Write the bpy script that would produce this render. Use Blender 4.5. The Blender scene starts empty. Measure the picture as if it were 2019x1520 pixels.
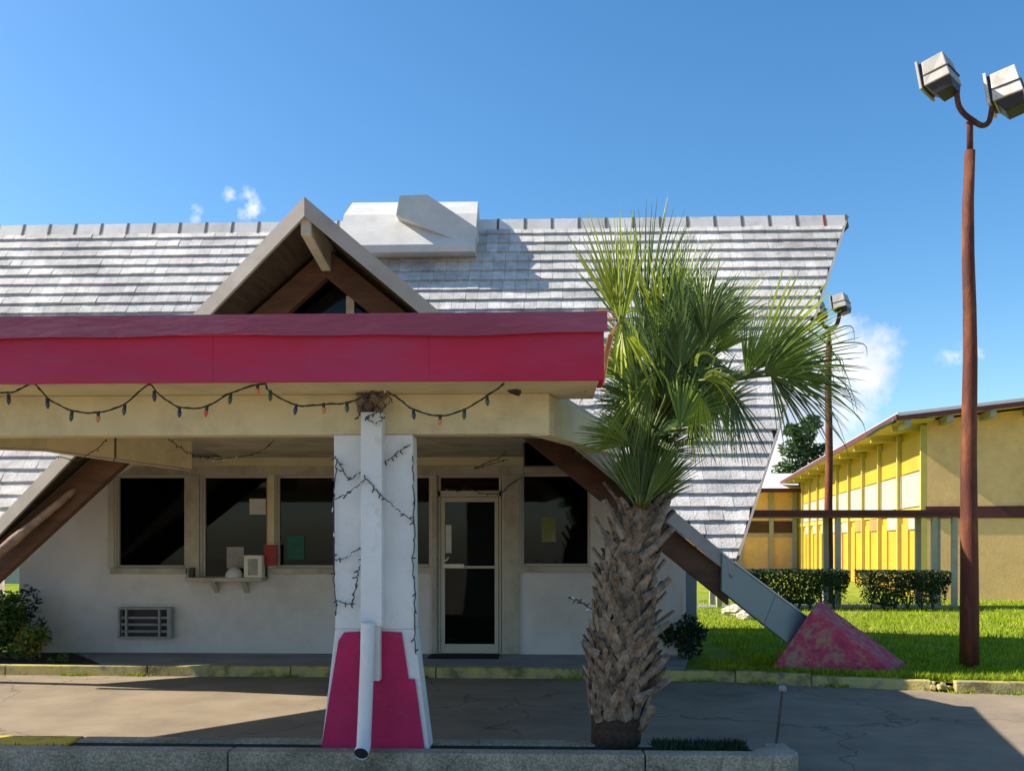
import bpy, bmesh, math, random
from mathutils import Vector, Matrix
random.seed(7)
R = math.radians
S = bpy.context.scene
COL = S.collection

# ------------------------------------------------------------------ camera
FPX, HOR, CXP, CAMH, YAW = 1800.0, 1065.0, 1009.5, 1.7, R(2)
cd = bpy.data.cameras.new('camera'); cam = bpy.data.objects.new('camera', cd); COL.objects.link(cam)
cd.sensor_width = 36; cd.lens = FPX / 2019 * 36; cd.shift_y = (HOR - 760) / 2019.0
cd.clip_start = .05; cd.clip_end = 3000
cam.location = (0, 0, CAMH); cam.rotation_euler = (R(90), 0, YAW)
S.camera = cam

def at(px, py, Y):
    """world point at world depth Y seen along a sight line"""
    u = (px - CXP) / FPX
    d = Y / (u * math.sin(YAW) + math.cos(YAW)); X = u * d
    return Vector((X * math.cos(YAW) - d * math.sin(YAW), Y, CAMH + (HOR - py) / FPX * d))
def gr(px, py, z=0.0):
    d = FPX * (CAMH - z) / (py - HOR); X = (px - CXP) / FPX * d
    return Vector((X * math.cos(YAW) - d * math.sin(YAW), X * math.sin(YAW) + d * math.cos(YAW), z))
def wx(px, Y): return at(px, HOR, Y).x
def wz(px, py, Y): return at(px, py, Y).z

# ------------------------------------------------------------------ sky, sun, exposure
SUN = Vector((-1.257, .085, 1.0)).normalized()
elev = math.asin(SUN.z); azi = math.atan2(SUN.x, SUN.y)
w = bpy.data.worlds.new('World'); S.world = w; w.use_nodes = True
nt = w.node_tree; nt.nodes.clear()
def WN(t, **k):
    n = nt.nodes.new(t)
    for a, b in k.items(): setattr(n, a, b)
    return n
out = WN('ShaderNodeOutputWorld'); bg = WN('ShaderNodeBackground')
sky = WN('ShaderNodeTexSky'); sky.sky_type = 'NISHITA'; sky.sun_disc = False
sky.sun_elevation = elev; sky.sun_rotation = azi; sky.air_density = 1.0; sky.dust_density = .7; sky.ozone_density = 2.6
bg.inputs[1].default_value = .092
tc = WN('ShaderNodeTexCoord')
def wmath(op, a, b=None, clamp=False):
    n = WN('ShaderNodeMath', operation=op, use_clamp=clamp)
    for i, v in enumerate((a, b)):
        if v is None: continue
        if isinstance(v, (int, float)): n.inputs[i].default_value = v
        else: nt.links.new(v, n.inputs[i])
    return n.outputs[0]
def cloud_mask(px, py, rad, soft, squash=1.0):
    c = (at(px, py, 100) - cam.location).normalized()
    sub = WN('ShaderNodeVectorMath', operation='SUBTRACT'); nt.links.new(tc.outputs['Generated'], sub.inputs[0]); sub.inputs[1].default_value = c
    mul = WN('ShaderNodeVectorMath', operation='MULTIPLY'); nt.links.new(sub.outputs[0], mul.inputs[0]); mul.inputs[1].default_value = (1, 1, squash)
    ln = WN('ShaderNodeVectorMath', operation='LENGTH'); nt.links.new(mul.outputs[0], ln.inputs[0])
    d = wmath('DIVIDE', ln.outputs['Value'], rad)
    return wmath('SUBTRACT', 1.0, d)
nz = WN('ShaderNodeTexNoise'); nz.inputs['Scale'].default_value = 26; nz.inputs['Detail'].default_value = 7; nz.inputs['Roughness'].default_value = .6
nt.links.new(tc.outputs['Generated'], nz.inputs['Vector'])
m = None
for (px, py, rad, sq) in ((1605, 800, .07, .8), (1705, 715, .04, 1.0), (1560, 870, .09, 1.0), (1640, 700, .045, 1.0), (1500, 930, .08, 1.2)):
    k = cloud_mask(px, py, rad, 1, sq)
    m = k if m is None else wmath('MAXIMUM', m, k)
v = wmath('ADD', m, wmath('MULTIPLY', wmath('SUBTRACT', nz.outputs[0], .5), 1.9))
v = wmath('MULTIPLY', v, 1.7, True)
m2 = None
for (px, py, rad, sq) in ((495, 415, .02, .5), (385, 425, .012, .7), (455, 385, .012, .8), (1900, 700, .03, 2.0)):
    k = cloud_mask(px, py, rad, 1, sq)
    m2 = k if m2 is None else wmath('MAXIMUM', m2, k)
nz2 = WN('ShaderNodeTexNoise'); nz2.inputs['Scale'].default_value = 90; nz2.inputs['Detail'].default_value = 5
nt.links.new(tc.outputs['Generated'], nz2.inputs['Vector'])
v2 = wmath('MULTIPLY', wmath('ADD', m2, wmath('MULTIPLY', wmath('SUBTRACT', nz2.outputs[0], .62), 3.0)), .8, True)
v2 = wmath('MULTIPLY', v2, wmath('MULTIPLY', m2, 1.5, True))
vv = wmath('MAXIMUM', v, v2)
nz3 = WN('ShaderNodeTexNoise'); nz3.inputs['Scale'].default_value = 14; nz3.inputs['Detail'].default_value = 4
nt.links.new(tc.outputs['Generated'], nz3.inputs['Vector'])
cr = WN('ShaderNodeValToRGB'); cr.color_ramp.elements[0].position = .35; cr.color_ramp.elements[0].color = (3.4, 3.9, 4.9, 1)
cr.color_ramp.elements[1].position = .6; cr.color_ramp.elements[1].color = (6.2, 6.3, 6.4, 1)
nt.links.new(nz3.outputs[0], cr.inputs[0])
hs = WN('ShaderNodeHueSaturation'); hs.inputs['Saturation'].default_value = 1.28; hs.inputs['Value'].default_value = 1.08; hs.inputs['Hue'].default_value = .4965
nt.links.new(sky.outputs[0], hs.inputs['Color'])
mx = WN('ShaderNodeMixRGB'); nt.links.new(vv, mx.inputs[0]); nt.links.new(hs.outputs[0], mx.inputs[1]); nt.links.new(cr.outputs[0], mx.inputs[2])
nt.links.new(mx.outputs[0], bg.inputs[0]); nt.links.new(bg.outputs[0], out.inputs[0])
sl = bpy.data.lights.new('sun', 'SUN'); sl.energy = 5.0; sl.angle = R(.5); sl.color = (1.0, .915, .77)
so = bpy.data.objects.new('sun', sl); COL.objects.link(so); so.location = SUN * 40
so.rotation_euler = SUN.to_track_quat('Z', 'Y').to_euler()
S.view_settings.view_transform = 'Standard'; S.view_settings.look = 'None'
S.view_settings.gamma = 1; S.view_settings.use_curve_mapping = False
S.view_settings.exposure = 1.05

# ------------------------------------------------------------------ materials
def mat(name, c1, c2=None, scale=3.0, rough=.7, bump=.0, bscale=60, spec=.3, detail=6, stain=None, sscale=1.2, samt=.55, metal=0, translucent=0, stretch=None, objvar=0, sedge=(.45, .65)):
    m = bpy.data.materials.new(name); m.use_nodes = True
    n = m.node_tree.nodes; l = m.node_tree.links; b = n['Principled BSDF']
    b.inputs['Roughness'].default_value = rough; b.inputs['Specular IOR Level'].default_value = spec; b.inputs['Metallic'].default_value = metal
    tcn = n.new('ShaderNodeTexCoord'); vec = tcn.outputs['Object']
    if stretch:
        mp = n.new('ShaderNodeMapping'); mp.inputs['Scale'].default_value = stretch; l.new(vec, mp.inputs[0]); vec = mp.outputs[0]
    c2 = c2 or tuple(x * .85 for x in c1)
    t = n.new('ShaderNodeTexNoise'); t.inputs['Scale'].default_value = scale; t.inputs['Detail'].default_value = detail; t.inputs['Roughness'].default_value = .62
    l.new(vec, t.inputs['Vector'])
    r = n.new('ShaderNodeValToRGB'); r.color_ramp.elements[0].position = .32; r.color_ramp.elements[1].position = .68
    r.color_ramp.elements[0].color = (*c2, 1); r.color_ramp.elements[1].color = (*c1, 1); l.new(t.outputs[0], r.inputs[0])
    col = r.outputs[0]
    if stain:
        t2 = n.new('ShaderNodeTexNoise'); t2.inputs['Scale'].default_value = sscale; t2.inputs['Detail'].default_value = 9; t2.inputs['Roughness'].default_value = .7
        l.new(vec, t2.inputs['Vector'])
        r2 = n.new('ShaderNodeValToRGB'); r2.color_ramp.elements[0].position = sedge[0]; r2.color_ramp.elements[1].position = sedge[1]
        r2.color_ramp.elements[0].color = (0, 0, 0, 1); r2.color_ramp.elements[1].color = (samt,) * 3 + (1,)
        l.new(t2.outputs[0], r2.inputs[0])
        mm = n.new('ShaderNodeMixRGB'); l.new(r2.outputs[0], mm.inputs[0]); l.new(col, mm.inputs[1]); mm.inputs[2].default_value = (*stain, 1); col = mm.outputs[0]
    if objvar:
        oi = n.new('ShaderNodeObjectInfo'); h = n.new('ShaderNodeHueSaturation')
        mr = n.new('ShaderNodeMapRange'); mr.inputs['To Min'].default_value = 1 - objvar; mr.inputs['To Max'].default_value = 1 + objvar
        l.new(oi.outputs['Random'], mr.inputs[0]); l.new(mr.outputs[0], h.inputs['Value']); l.new(col, h.inputs['Color']); col = h.outputs[0]
    l.new(col, b.inputs['Base Color'])
    if bump:
        t3 = n.new('ShaderNodeTexNoise'); t3.inputs['Scale'].default_value = bscale; t3.inputs['Detail'].default_value = 5; l.new(vec, t3.inputs['Vector'])
        bp = n.new('ShaderNodeBump'); bp.inputs['Strength'].default_value = bump; bp.inputs['Distance'].default_value = .02
        l.new(t3.outputs[0], bp.inputs['Height']); l.new(bp.outputs[0], b.inputs['Normal'])
    if translucent:
        o = n['Material Output']; tr = n.new('ShaderNodeBsdfTranslucent'); ms = n.new('ShaderNodeMixShader'); ms.inputs[0].default_value = translucent
        l.new(col, tr.inputs[0]); l.new(b.outputs[0], ms.inputs[1]); l.new(tr.outputs[0], ms.inputs[2]); l.new(ms.outputs[0], o.inputs[0])
    return m
def island(m, lo, hi):
    n = m.node_tree.nodes; l = m.node_tree.links; b = n['Principled BSDF']; src = b.inputs['Base Color'].links[0].from_socket
    ge = n.new('ShaderNodeNewGeometry'); mr = n.new('ShaderNodeMapRange'); mr.inputs['To Min'].default_value = lo; mr.inputs['To Max'].default_value = hi
    l.new(ge.outputs['Random Per Island'], mr.inputs[0]); h = n.new('ShaderNodeHueSaturation'); l.new(mr.outputs[0], h.inputs['Value']); l.new(src, h.inputs['Color'])
    for k in list(src.links):
        if k.to_node != h: t = k.to_socket; l.remove(k); l.new(h.outputs[0], t)
def glassmat(name, tint=.5, rough=.03):
    m = bpy.data.materials.new(name); m.use_nodes = True; n = m.node_tree.nodes; l = m.node_tree.links; n.clear()
    o = n.new('ShaderNodeOutputMaterial'); tr = n.new('ShaderNodeBsdfTransparent'); tr.inputs[0].default_value = (tint, tint * 1.03, tint * 1.05, 1)
    g = n.new('ShaderNodeBsdfGlossy'); g.inputs['Roughness'].default_value = rough; g.inputs[0].default_value = (.8, .85, .9, 1)
    f = n.new('ShaderNodeFresnel'); f.inputs[0].default_value = 1.33
    ms = n.new('ShaderNodeMixShader'); l.new(f.outputs[0], ms.inputs[0]); l.new(tr.outputs[0], ms.inputs[1]); l.new(g.outputs[0], ms.inputs[2]); l.new(ms.outputs[0], o.inputs[0])
    return m

M = {}
M['asphalt'] = mat('asphalt', (.355, .285, .205), (.25, .20, .145), scale=1.3, rough=.95, bump=.5, bscale=120, spec=.1, stain=(.10, .09, .08), sscale=.55, samt=.5, sedge=(.5, .72), detail=9)
def add_grit(m, sc=220, cr=.55, crw=.006, amt=.45):
    n = m.node_tree.nodes; l = m.node_tree.links; b = n['Principled BSDF']; src = b.inputs['Base Color'].links[0].from_socket
    tcn = n.new('ShaderNodeTexCoord'); t = n.new('ShaderNodeTexNoise'); t.inputs['Scale'].default_value = sc; t.inputs['Detail'].default_value = 2; l.new(tcn.outputs['Object'], t.inputs['Vector'])
    r = n.new('ShaderNodeValToRGB'); r.color_ramp.elements[0].position = .35; r.color_ramp.elements[1].position = .65; r.color_ramp.elements[0].color = (1 - amt,) * 3 + (1,); r.color_ramp.elements[1].color = (1.15, 1.15, 1.15, 1); l.new(t.outputs[0], r.inputs[0])
    mm = n.new('ShaderNodeMixRGB'); mm.blend_type = 'MULTIPLY'; mm.inputs[0].default_value = 1; l.new(src, mm.inputs[1]); l.new(r.outputs[0], mm.inputs[2])
    wn = n.new('ShaderNodeTexNoise'); wn.inputs['Scale'].default_value = 2.2; wn.inputs['Detail'].default_value = 6; l.new(tcn.outputs['Object'], wn.inputs['Vector'])
    mxv = n.new('ShaderNodeMixRGB'); mxv.inputs[0].default_value = .45; l.new(tcn.outputs['Object'], mxv.inputs[1]); l.new(wn.outputs['Color'], mxv.inputs[2])
    vo = n.new('ShaderNodeTexVoronoi'); vo.feature = 'DISTANCE_TO_EDGE'; vo.inputs['Scale'].default_value = cr; l.new(mxv.outputs[0], vo.inputs['Vector'])
    r2 = n.new('ShaderNodeValToRGB'); r2.color_ramp.elements[0].position = 0; r2.color_ramp.elements[1].position = crw; r2.color_ramp.elements[0].color = (.55, .55, .55, 1); r2.color_ramp.elements[1].color = (1, 1, 1, 1); l.new(vo.outputs[0], r2.inputs[0])
    m2_ = n.new('ShaderNodeMixRGB'); m2_.blend_type = 'MULTIPLY'; m2_.inputs[0].default_value = 1; l.new(mm.outputs[0], m2_.inputs[1]); l.new(r2.outputs[0], m2_.inputs[2]); l.new(m2_.outputs[0], b.inputs['Base Color'])
add_grit(M['asphalt'])
M['concrete'] = mat('concrete', (.56, .46, .34), (.30, .255, .18), scale=6, rough=.9, bump=.6, bscale=40, stain=(.07, .08, .05), sscale=3, samt=.75)
add_grit(M['concrete'], 70, 1.1, .004, .4)
M['walk'] = mat('walk_concrete', (.30, .31, .32), (.24, .25, .26), scale=2, rough=.85, bump=.2, stain=(.12, .13, .12), sscale=1.4)
M['curb'] = mat('curb_paint', (.50, .40, .10), (.33, .29, .17), scale=5, rough=.85, bump=.5, bscale=50, stain=(.10, .09, .05), sscale=4, samt=.8, sedge=(.48, .62))
M['curb_yellow'] = mat('curb_yellow', (.72, .50, .03), (.6, .42, .05), scale=7, rough=.7, bump=.4, bscale=50, stain=(.22, .2, .12), sscale=6, samt=.9, sedge=(.5, .6))
M['lawn'] = mat('lawn', (.26, .33, .02), (.14, .21, .013), scale=3, rough=1, bump=1, bscale=90, spec=.05, stain=(.34, .29, .10), sscale=.9, samt=.75)
M['grass'] = mat('grass_blades', (.36, .43, .025), (.18, .27, .015), scale=2, rough=.8, spec=.1, translucent=.3)
M['soil'] = mat('soil', (.035, .028, .02), (.02, .017, .013), scale=12, rough=1, bump=1, bscale=50)
M['stucco'] = mat('white_stucco', (.70, .66, .62), (.61, .575, .55), scale=1.6, rough=.9, bump=.35, bscale=90, stain=(.28, .24, .18), sscale=1.3, samt=.35, sedge=(.5, .75))
M['trim'] = mat('cream_trim', (.50, .455, .37), (.40, .36, .29), scale=4, rough=.7, bump=.1, stain=(.18, .15, .1), sscale=3, samt=.45)
M['beam'] = mat('cream_beam', (.66, .58, .36), (.56, .49, .31), scale=2.2, rough=.8, bump=.15, bscale=30, stain=(.25, .21, .12), sscale=2.5, samt=.45, sedge=(.5, .75))
M['soffit'] = mat('soffit', (.50, .45, .33), (.40, .36, .27), scale=2, rough=.85, bump=.2, stain=(.2, .17, .1), sscale=1.7, samt=.6)
M['pink'] = mat('magenta_paint', (.50, .012, .055), (.40, .010, .045), scale=1.5, rough=.55, bump=.12, bscale=20, spec=.35, stain=(.33, .05, .12), sscale=1.3, samt=.5, stretch=(.5, 1, 1.5))
M['pinktop'] = mat('faded_magenta_flashing', (.30, .050, .085), (.23, .03, .055), scale=2, rough=.5, bump=.15, bscale=14, spec=.4, stain=(.3, .12, .17), sscale=3, samt=.4, stretch=(.5, 1, 2))
M['pinkpier'] = mat('magenta_masonry', (.47, .018, .10), (.36, .014, .075), scale=5, rough=.7, bump=.3, bscale=60, stain=(.25, .1, .12), sscale=4, samt=.4, sedge=(.55, .7))
M['pinkblock'] = mat('peeling_pink', (.58, .07, .11), (.36, .035, .10), scale=14, rough=.85, bump=.8, bscale=40, stain=(.36, .27, .17), sscale=9, samt=.75, sedge=(.47, .62), detail=9)
M['pier'] = mat('white_pier', (.70, .72, .72), (.60, .62, .62), scale=3, rough=.75, bump=.3, bscale=60, stain=(.4, .36, .28), sscale=6, samt=.4, sedge=(.55, .7))
M['tile'] = mat('roof_tile', (.70, .665, .63), (.51, .485, .46), scale=9, rough=.85, bump=.5, bscale=40, stain=(.12, .125, .14), sscale=.8, samt=.62, sedge=(.45, .70), stretch=(1, 1, 1), detail=9)
M['joint'] = mat('mortar_joint', (.16, .14, .13), (.10, .09, .085), scale=8, rough=.9)
M['ridge'] = mat('ridge_tile', (.70, .67, .64), (.60, .57, .55), scale=5, rough=.8, bump=.3, stain=(.35, .32, .28), sscale=3, samt=.5, sedge=(.55, .7))
M['rusttile'] = mat('bare_red_tile', (.34, .05, .02), (.25, .04, .02), scale=8, rough=.8)
M['deck'] = mat('roof_deck', (.10, .10, .12), (.06, .06, .07), scale=6, rough=.9)
M['fascia'] = mat('taupe_fascia', (.37, .34, .31), (.31, .285, .26), scale=3, rough=.75, bump=.1, stain=(.2, .15, .12), sscale=2, samt=.4)
M['wood'] = mat('dark_brown_wood', (.115, .055, .032), (.06, .03, .018), scale=5, rough=.7, bump=.25, bscale=30, stretch=(.4, 2, 2))
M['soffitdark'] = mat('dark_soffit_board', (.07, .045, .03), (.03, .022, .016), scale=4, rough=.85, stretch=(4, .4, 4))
M['palebrown'] = mat('mottled_brown', (.30, .22, .18), (.14, .09, .07), scale=9, rough=.9, bump=.7, bscale=25)
M['wrap'] = mat('grey_metal_wrap', (.25, .29, .285), (.20, .24, .24), scale=2, rough=.5, bump=.06, bscale=10, spec=.4, stain=(.16, .17, .15), sscale=2, samt=.4)
M['ductwhite'] = mat('white_sheet_metal', (.62, .60, .575), (.54, .52, .50), scale=2.5, rough=.65, bump=.05, stain=(.42, .42, .38), sscale=3, samt=.4)  # the same white metal on every face
M['glass'] = glassmat('window_glass', .52)
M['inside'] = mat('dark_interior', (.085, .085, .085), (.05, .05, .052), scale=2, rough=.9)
M['alu'] = mat('painted_aluminium', (.50, .46, .37), (.42, .39, .31), scale=6, rough=.45, spec=.5)
M['darkmetal'] = mat('dark_metal', (.03, .032, .036), (.015, .016, .02), scale=12, rough=.5, spec=.4)
M['grille'] = mat('louvre_metal', (.36, .35, .32), (.24, .235, .22), scale=9, rough=.5)
M['paper'] = mat('paper', (.62, .62, .6), (.5, .5, .5), scale=8, rough=.8)
M['red'] = mat('red_plastic', (.35, .02, .015), (.22, .012, .01), scale=12, rough=.4)
M['greenpaper'] = mat('green_paper', (.03, .15, .11), (.02, .10, .08), scale=6, rough=.7)
M['yellowsign'] = mat('yellow_card', (.24, .25, .09), (.16, .17, .06), scale=9, rough=.7)
M['blue'] = mat('blue_fabric', (.05, .12, .2), (.04, .08, .14), scale=6, rough=.9)
M['violet'] = mat('violet_fabric', (.12, .10, .28), (.08, .07, .2), scale=6, rough=.9)
M['whiteplastic'] = mat('ivory_plastic', (.72, .70, .58), (.6, .58, .48), scale=6, rough=.4, spec=.4)
M['wire'] = mat('green_wire', (.035, .04, .02), (.02, .025, .012), scale=9, rough=.6)
M['wirelight'] = mat('weathered_wire', (.075, .08, .085), (.04, .045, .045), scale=9, rough=.7)
for nme, c in (('bulb_green', (.02, .07, .03)), ('bulb_blue', (.02, .025, .05)), ('bulb_orange', (.55, .17, .04)), ('bulb_red', (.6, .06, .03)), ('bulb_clear', (.6, .6, .58))):
    M[nme] = mat(nme, c, c, rough=.2, spec=.6)
M['pole'] = mat('weathered_red_pole', (.13, .036, .02), (.06, .017, .012), scale=3, rough=.75, bump=.3, bscale=30, stain=(.28, .095, .03), sscale=1.9, samt=.7, sedge=(.5, .66), stretch=(2, 2, .5))
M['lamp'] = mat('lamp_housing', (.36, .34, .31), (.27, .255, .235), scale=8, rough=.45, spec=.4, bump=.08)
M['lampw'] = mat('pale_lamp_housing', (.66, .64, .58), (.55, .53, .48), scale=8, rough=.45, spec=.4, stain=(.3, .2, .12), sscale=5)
M['lens'] = mat('lamp_lens', (.05, .055, .06), (.03, .03, .035), rough=.15, spec=.6)
M['yellow'] = mat('yellow_render', (.50, .33, .022), (.43, .28, .02), scale=.8, rough=.8, bump=.1, stain=(.52, .24, .04), sscale=.7, samt=.5)
M['yelpale'] = mat('pale_yellow_paint', (.56, .45, .11), (.48, .38, .09), scale=2, rough=.7)
M['tan'] = mat('ochre_stucco', (.95, .58, .25), (.85, .52, .22), scale=5, rough=.95, bump=.25, bscale=25, stain=(.42, .31, .12), sscale=.6, samt=.4)
M['curtain'] = mat('curtain', (.44, .41, .33), (.33, .31, .26), scale=2, rough=.9, stretch=(6, 6, .3))
M['salmon'] = mat('salmon_panel', (.5, .15, .08), (.5, .26, .06), scale=1, rough=.8)
M['maroon'] = mat('maroon_paint', (.115, .03, .028), (.08, .022, .02), scale=4, rough=.6)
M['whiteroof'] = mat('white_roof', (.66, .64, .62), (.58, .56, .54), scale=2, rough=.8)
M['post'] = mat('pale_post', (.42, .39, .30), (.33, .31, .24), scale=4, rough=.7)
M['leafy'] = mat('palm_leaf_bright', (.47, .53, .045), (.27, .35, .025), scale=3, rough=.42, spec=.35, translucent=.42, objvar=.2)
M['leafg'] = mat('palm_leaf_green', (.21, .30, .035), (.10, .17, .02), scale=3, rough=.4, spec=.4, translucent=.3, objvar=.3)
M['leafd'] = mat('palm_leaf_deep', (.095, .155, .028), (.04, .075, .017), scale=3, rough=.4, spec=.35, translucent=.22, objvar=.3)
M['leafdead'] = mat('palm_leaf_dead', (.50, .22, .12), (.42, .26, .09), scale=5, rough=.7, translucent=.3)
M['petiole'] = mat('palm_petiole', (.12, .15, .03), (.07, .10, .025), scale=6, rough=.5)
M['boot'] = mat('palm_leaf_base', (.34, .26, .185), (.10, .072, .052), scale=14, rough=.95, bump=.9, bscale=45, detail=8)
M['fibre'] = mat('palm_trunk_fibre', (.075, .052, .036), (.03, .022, .016), scale=22, rough=1, bump=1, bscale=60)
M['hedge'] = mat('hedge_leaf', (.022, .05, .016), (.012, .028, .01), scale=6, rough=.6, translucent=.05)  # leaf colour darkened to carry the shade on the hedge fronts
M['shrub'] = mat('shrub_leaf', (.10, .17, .03), (.05, .1, .02), scale=5, rough=.5, translucent=.25)
M['shruby'] = mat('variegated_leaf', (.34, .33, .05), (.2, .12, .04), scale=9, rough=.5, translucent=.3)
M['treeleaf'] = mat('tree_leaf', (.07, .13, .035), (.04, .08, .025), scale=1, rough=.6, translucent=.2)
M['branch'] = mat('branch', (.10, .08, .06), (.06, .05, .04), scale=9, rough=.9)
M['rock'] = mat('pale_rock', (.55, .5, .38), (.36, .33, .26), scale=7, rough=.9, bump=.6, bscale=30)
M['mat'] = mat('rubber_mat', (.015, .015, .017), (.01, .01, .012), scale=20, rough=.9)
M['fence'] = mat('grey_fence', (.36, .38, .36), (.28, .3, .29), scale=3, rough=.8)

for k_, lo_, hi_ in (('tile', .82, 1.10), ('ridge', .85, 1.08), ('boot', .55, 1.25), ('hedge', .5, 1.6), ('shrub', .5, 1.5), ('shruby', .5, 1.4), ('grass', .6, 1.35), ('leafy', .7, 1.25), ('leafg', .6, 1.4), ('leafd', .6, 1.5), ('treeleaf', .5, 1.5)): island(M[k_], lo_, hi_)
# ------------------------------------------------------------------ mesh helpers
class MB:
    def __init__(s): s.v = []; s.f = []
    def poly(s, pts): 
        b = len(s.v); s.v += [tuple(p) for p in pts]; s.f.append(tuple(range(b, b + len(pts)))); return s
    def box(s, x0, x1, y0, y1, z0, z1):
        b = len(s.v)
        s.v += [(x0, y0, z0), (x1, y0, z0), (x1, y1, z0), (x0, y1, z0), (x0, y0, z1), (x1, y0, z1), (x1, y1, z1), (x0, y1, z1)]
        s.f += [tuple(b + i for i in q) for q in ((0, 3, 2, 1), (4, 5, 6, 7), (0, 1, 5, 4), (1, 2, 6, 5), (2, 3, 7, 6), (3, 0, 4, 7))]
        return s
    def hexa(s, p):  # 8 points: bottom ring 4, top ring 4
        b = len(s.v); s.v += [tuple(q) for q in p]
        s.f += [tuple(b + i for i in q) for q in ((0, 3, 2, 1), (4, 5, 6, 7), (0, 1, 5, 4), (1, 2, 6, 5), (2, 3, 7, 6), (3, 0, 4, 7))]
        return s
    def mbox(s, mtx, sx, sy, sz):
        c = [(-1, -1, -1), (1, -1, -1), (1, 1, -1), (-1, 1, -1), (-1, -1, 1), (1, -1, 1), (1, 1, 1), (-1, 1, 1)]
        return s.hexa([mtx @ Vector((a * sx / 2, b_ * sy / 2, c_ * sz / 2)) for a, b_, c_ in c])
    def prism(s, pts, off):
        n = len(pts); b = len(s.v); off = Vector(off)
        s.v += [tuple(p) for p in pts] + [tuple(Vector(p) + off) for p in pts]
        s.f.append(tuple(range(b, b + n))); s.f.append(tuple(reversed(range(b + n, b + 2 * n))))
        for i in range(n):
            j = (i + 1) % n; s.f.append((b + i, b + n + i, b + n + j, b + j))
        return s
    def tube(s, pts, rad, n=8, cap=True):
        pts = [Vector(p) for p in pts]; m_ = len(pts)
        if not isinstance(rad, (list, tuple)): rad = [rad] * m_
        b = len(s.v); up = Vector((.13, .21, .97)) 
        t0 = (pts[1] - pts[0]).normalized(); a = t0.cross(up)
        if a.length < .05: a = t0.cross(Vector((1, 0, 0)))
        a.normalize()
        for i, p in enumerate(pts):
            t = (pts[min(i + 1, m_ - 1)] - pts[max(i - 1, 0)]).normalized()
            a = (a - t * a.dot(t)).normalized(); c = t.cross(a)
            for k in range(n):
                g = 2 * math.pi * k / n
                s.v.append(tuple(p + (a * math.cos(g) + c * math.sin(g)) * rad[i]))
        for i in range(m_ - 1):
            for k in range(n):
                q = (k + 1) % n
                s.f.append((b + i * n + k, b + i * n + q, b + (i + 1) * n + q, b + (i + 1) * n + k))
        if cap:
            s.f.append(tuple(b + k for k in reversed(range(n)))); s.f.append(tuple(b + (m_ - 1) * n + k for k in range(n)))
        return s
    def build(s, name, m_, parent=None, smooth=False, bevel=0, fix=True):
        me = bpy.data.meshes.new(name); me.from_pydata(s.v, [], s.f); me.update()
        if fix:
            bm = bmesh.new(); bm.from_mesh(me); bmesh.ops.recalc_face_normals(bm, faces=bm.faces[:]); bm.to_mesh(me); bm.free()
        me.materials.append(m_)
        if smooth:
            for p in me.polygons: p.use_smooth = True
        o = bpy.data.objects.new(name, me); COL.objects.link(o)
        if parent:
            o.parent = parent; o.matrix_parent_inverse = parent_world(parent).inverted()
        if bevel:
            md = o.modifiers.new('bevel', 'BEVEL'); md.width = bevel; md.segments = 2; md.limit_method = 'ANGLE'
        return o
def parent_world(o):
    mt = Matrix.Translation(o.location) @ o.rotation_euler.to_matrix().to_4x4()
    if o.parent: mt = parent_world(o.parent) @ o.matrix_parent_inverse @ mt
    return mt
def tag(o, label=None, cat=None, group=None, kind=None):
    if label: o['label'] = label
    if cat: o['category'] = cat
    if group: o['group'] = group
    if kind: o['kind'] = kind
    return o
def thing(name, loc, label, cat, group=None):
    o = bpy.data.objects.new(name, None); COL.objects.link(o); o.location = loc; o.empty_display_size = .2
    return tag(o, label, cat, group)
def struct(o, label, cat='ground'):
    return tag(o, label, cat, kind='structure')

# ================================================================== SETTING
ZL = .12   # lawn / pavement level
YW = 12.64 # office front wall
g = MB(); g.poly([(-400, -60, 0), (400, -60, 0), (400, 900, 0), (-400, 900, 0)])
struct(g.build('driveway', M['asphalt'], fix=False), 'worn sun bleached asphalt drive and parking lot', 'driveway')

curb_px = [(1150, 1338), (1450, 1345), (1600, 1352), (1838, 1362)]
CP = [Vector((-30, 11.28, 0)), Vector((-12, 11.30, 0)), Vector((-6.8, 11.30, 0))] + [gr(*p) for p in curb_px]
CP2 = [gr(1886, 1366), gr(2120, 1371)]
CP2.append(CP2[1] + (CP2[1] - CP2[0]) * 14)
allc = CP + CP2
lw = MB()
lw.poly([(p.x, p.y + .1, .1) for p in allc] + [(300, 12, .1), (300, 500, .1), (-300, 500, .1), (-300, 12, .1)])
struct(lw.build('lawn', M['lawn'], fix=False), 'bright green mown lawn around the motel buildings', 'lawn')
def curb_run(pts, name, mt, label, w_=.14, h_=.125, jit=.0):
    b = MB(); n = len(pts)
    for i in range(n - 1):
        a, c = pts[i], pts[i + 1]; L = (c - a).length; t = (c - a).normalized(); nn = Vector((-t.y, t.x, 0))
        k = max(1, int(L / 1.5))
        for j in range(k):
            p = a + t * (L * j / k + (.006 if j else 0)); q = a + t * (L * (j + 1) / k - .006)
            dz = random.uniform(-jit, jit)
            f = [p, q, q + nn * w_, p + nn * w_]
            top = [p + nn * .02, q + nn * .02, q + nn * w_, p + nn * w_]
            b.hexa([v_ - Vector((0, 0, .02)) for v_ in f] + [v_ + Vector((0, 0, h_ + dz)) for v_ in top])
    o = b.build(name, mt, bevel=.012); return struct(o, label, 'curb')
curb_run(CP[:5], 'curb', M['curb'], 'long concrete curb with faded yellow paint in front of the office walk', jit=.004)
curb_run(CP[4:], 'curb', M['curb'], 'mossy cracked curb bending along the lawn past the pink block', jit=.012)
curb_run(CP2, 'curb', M['curb'], 'squared curb section at the foot of the near lamp post', jit=.006)
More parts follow.
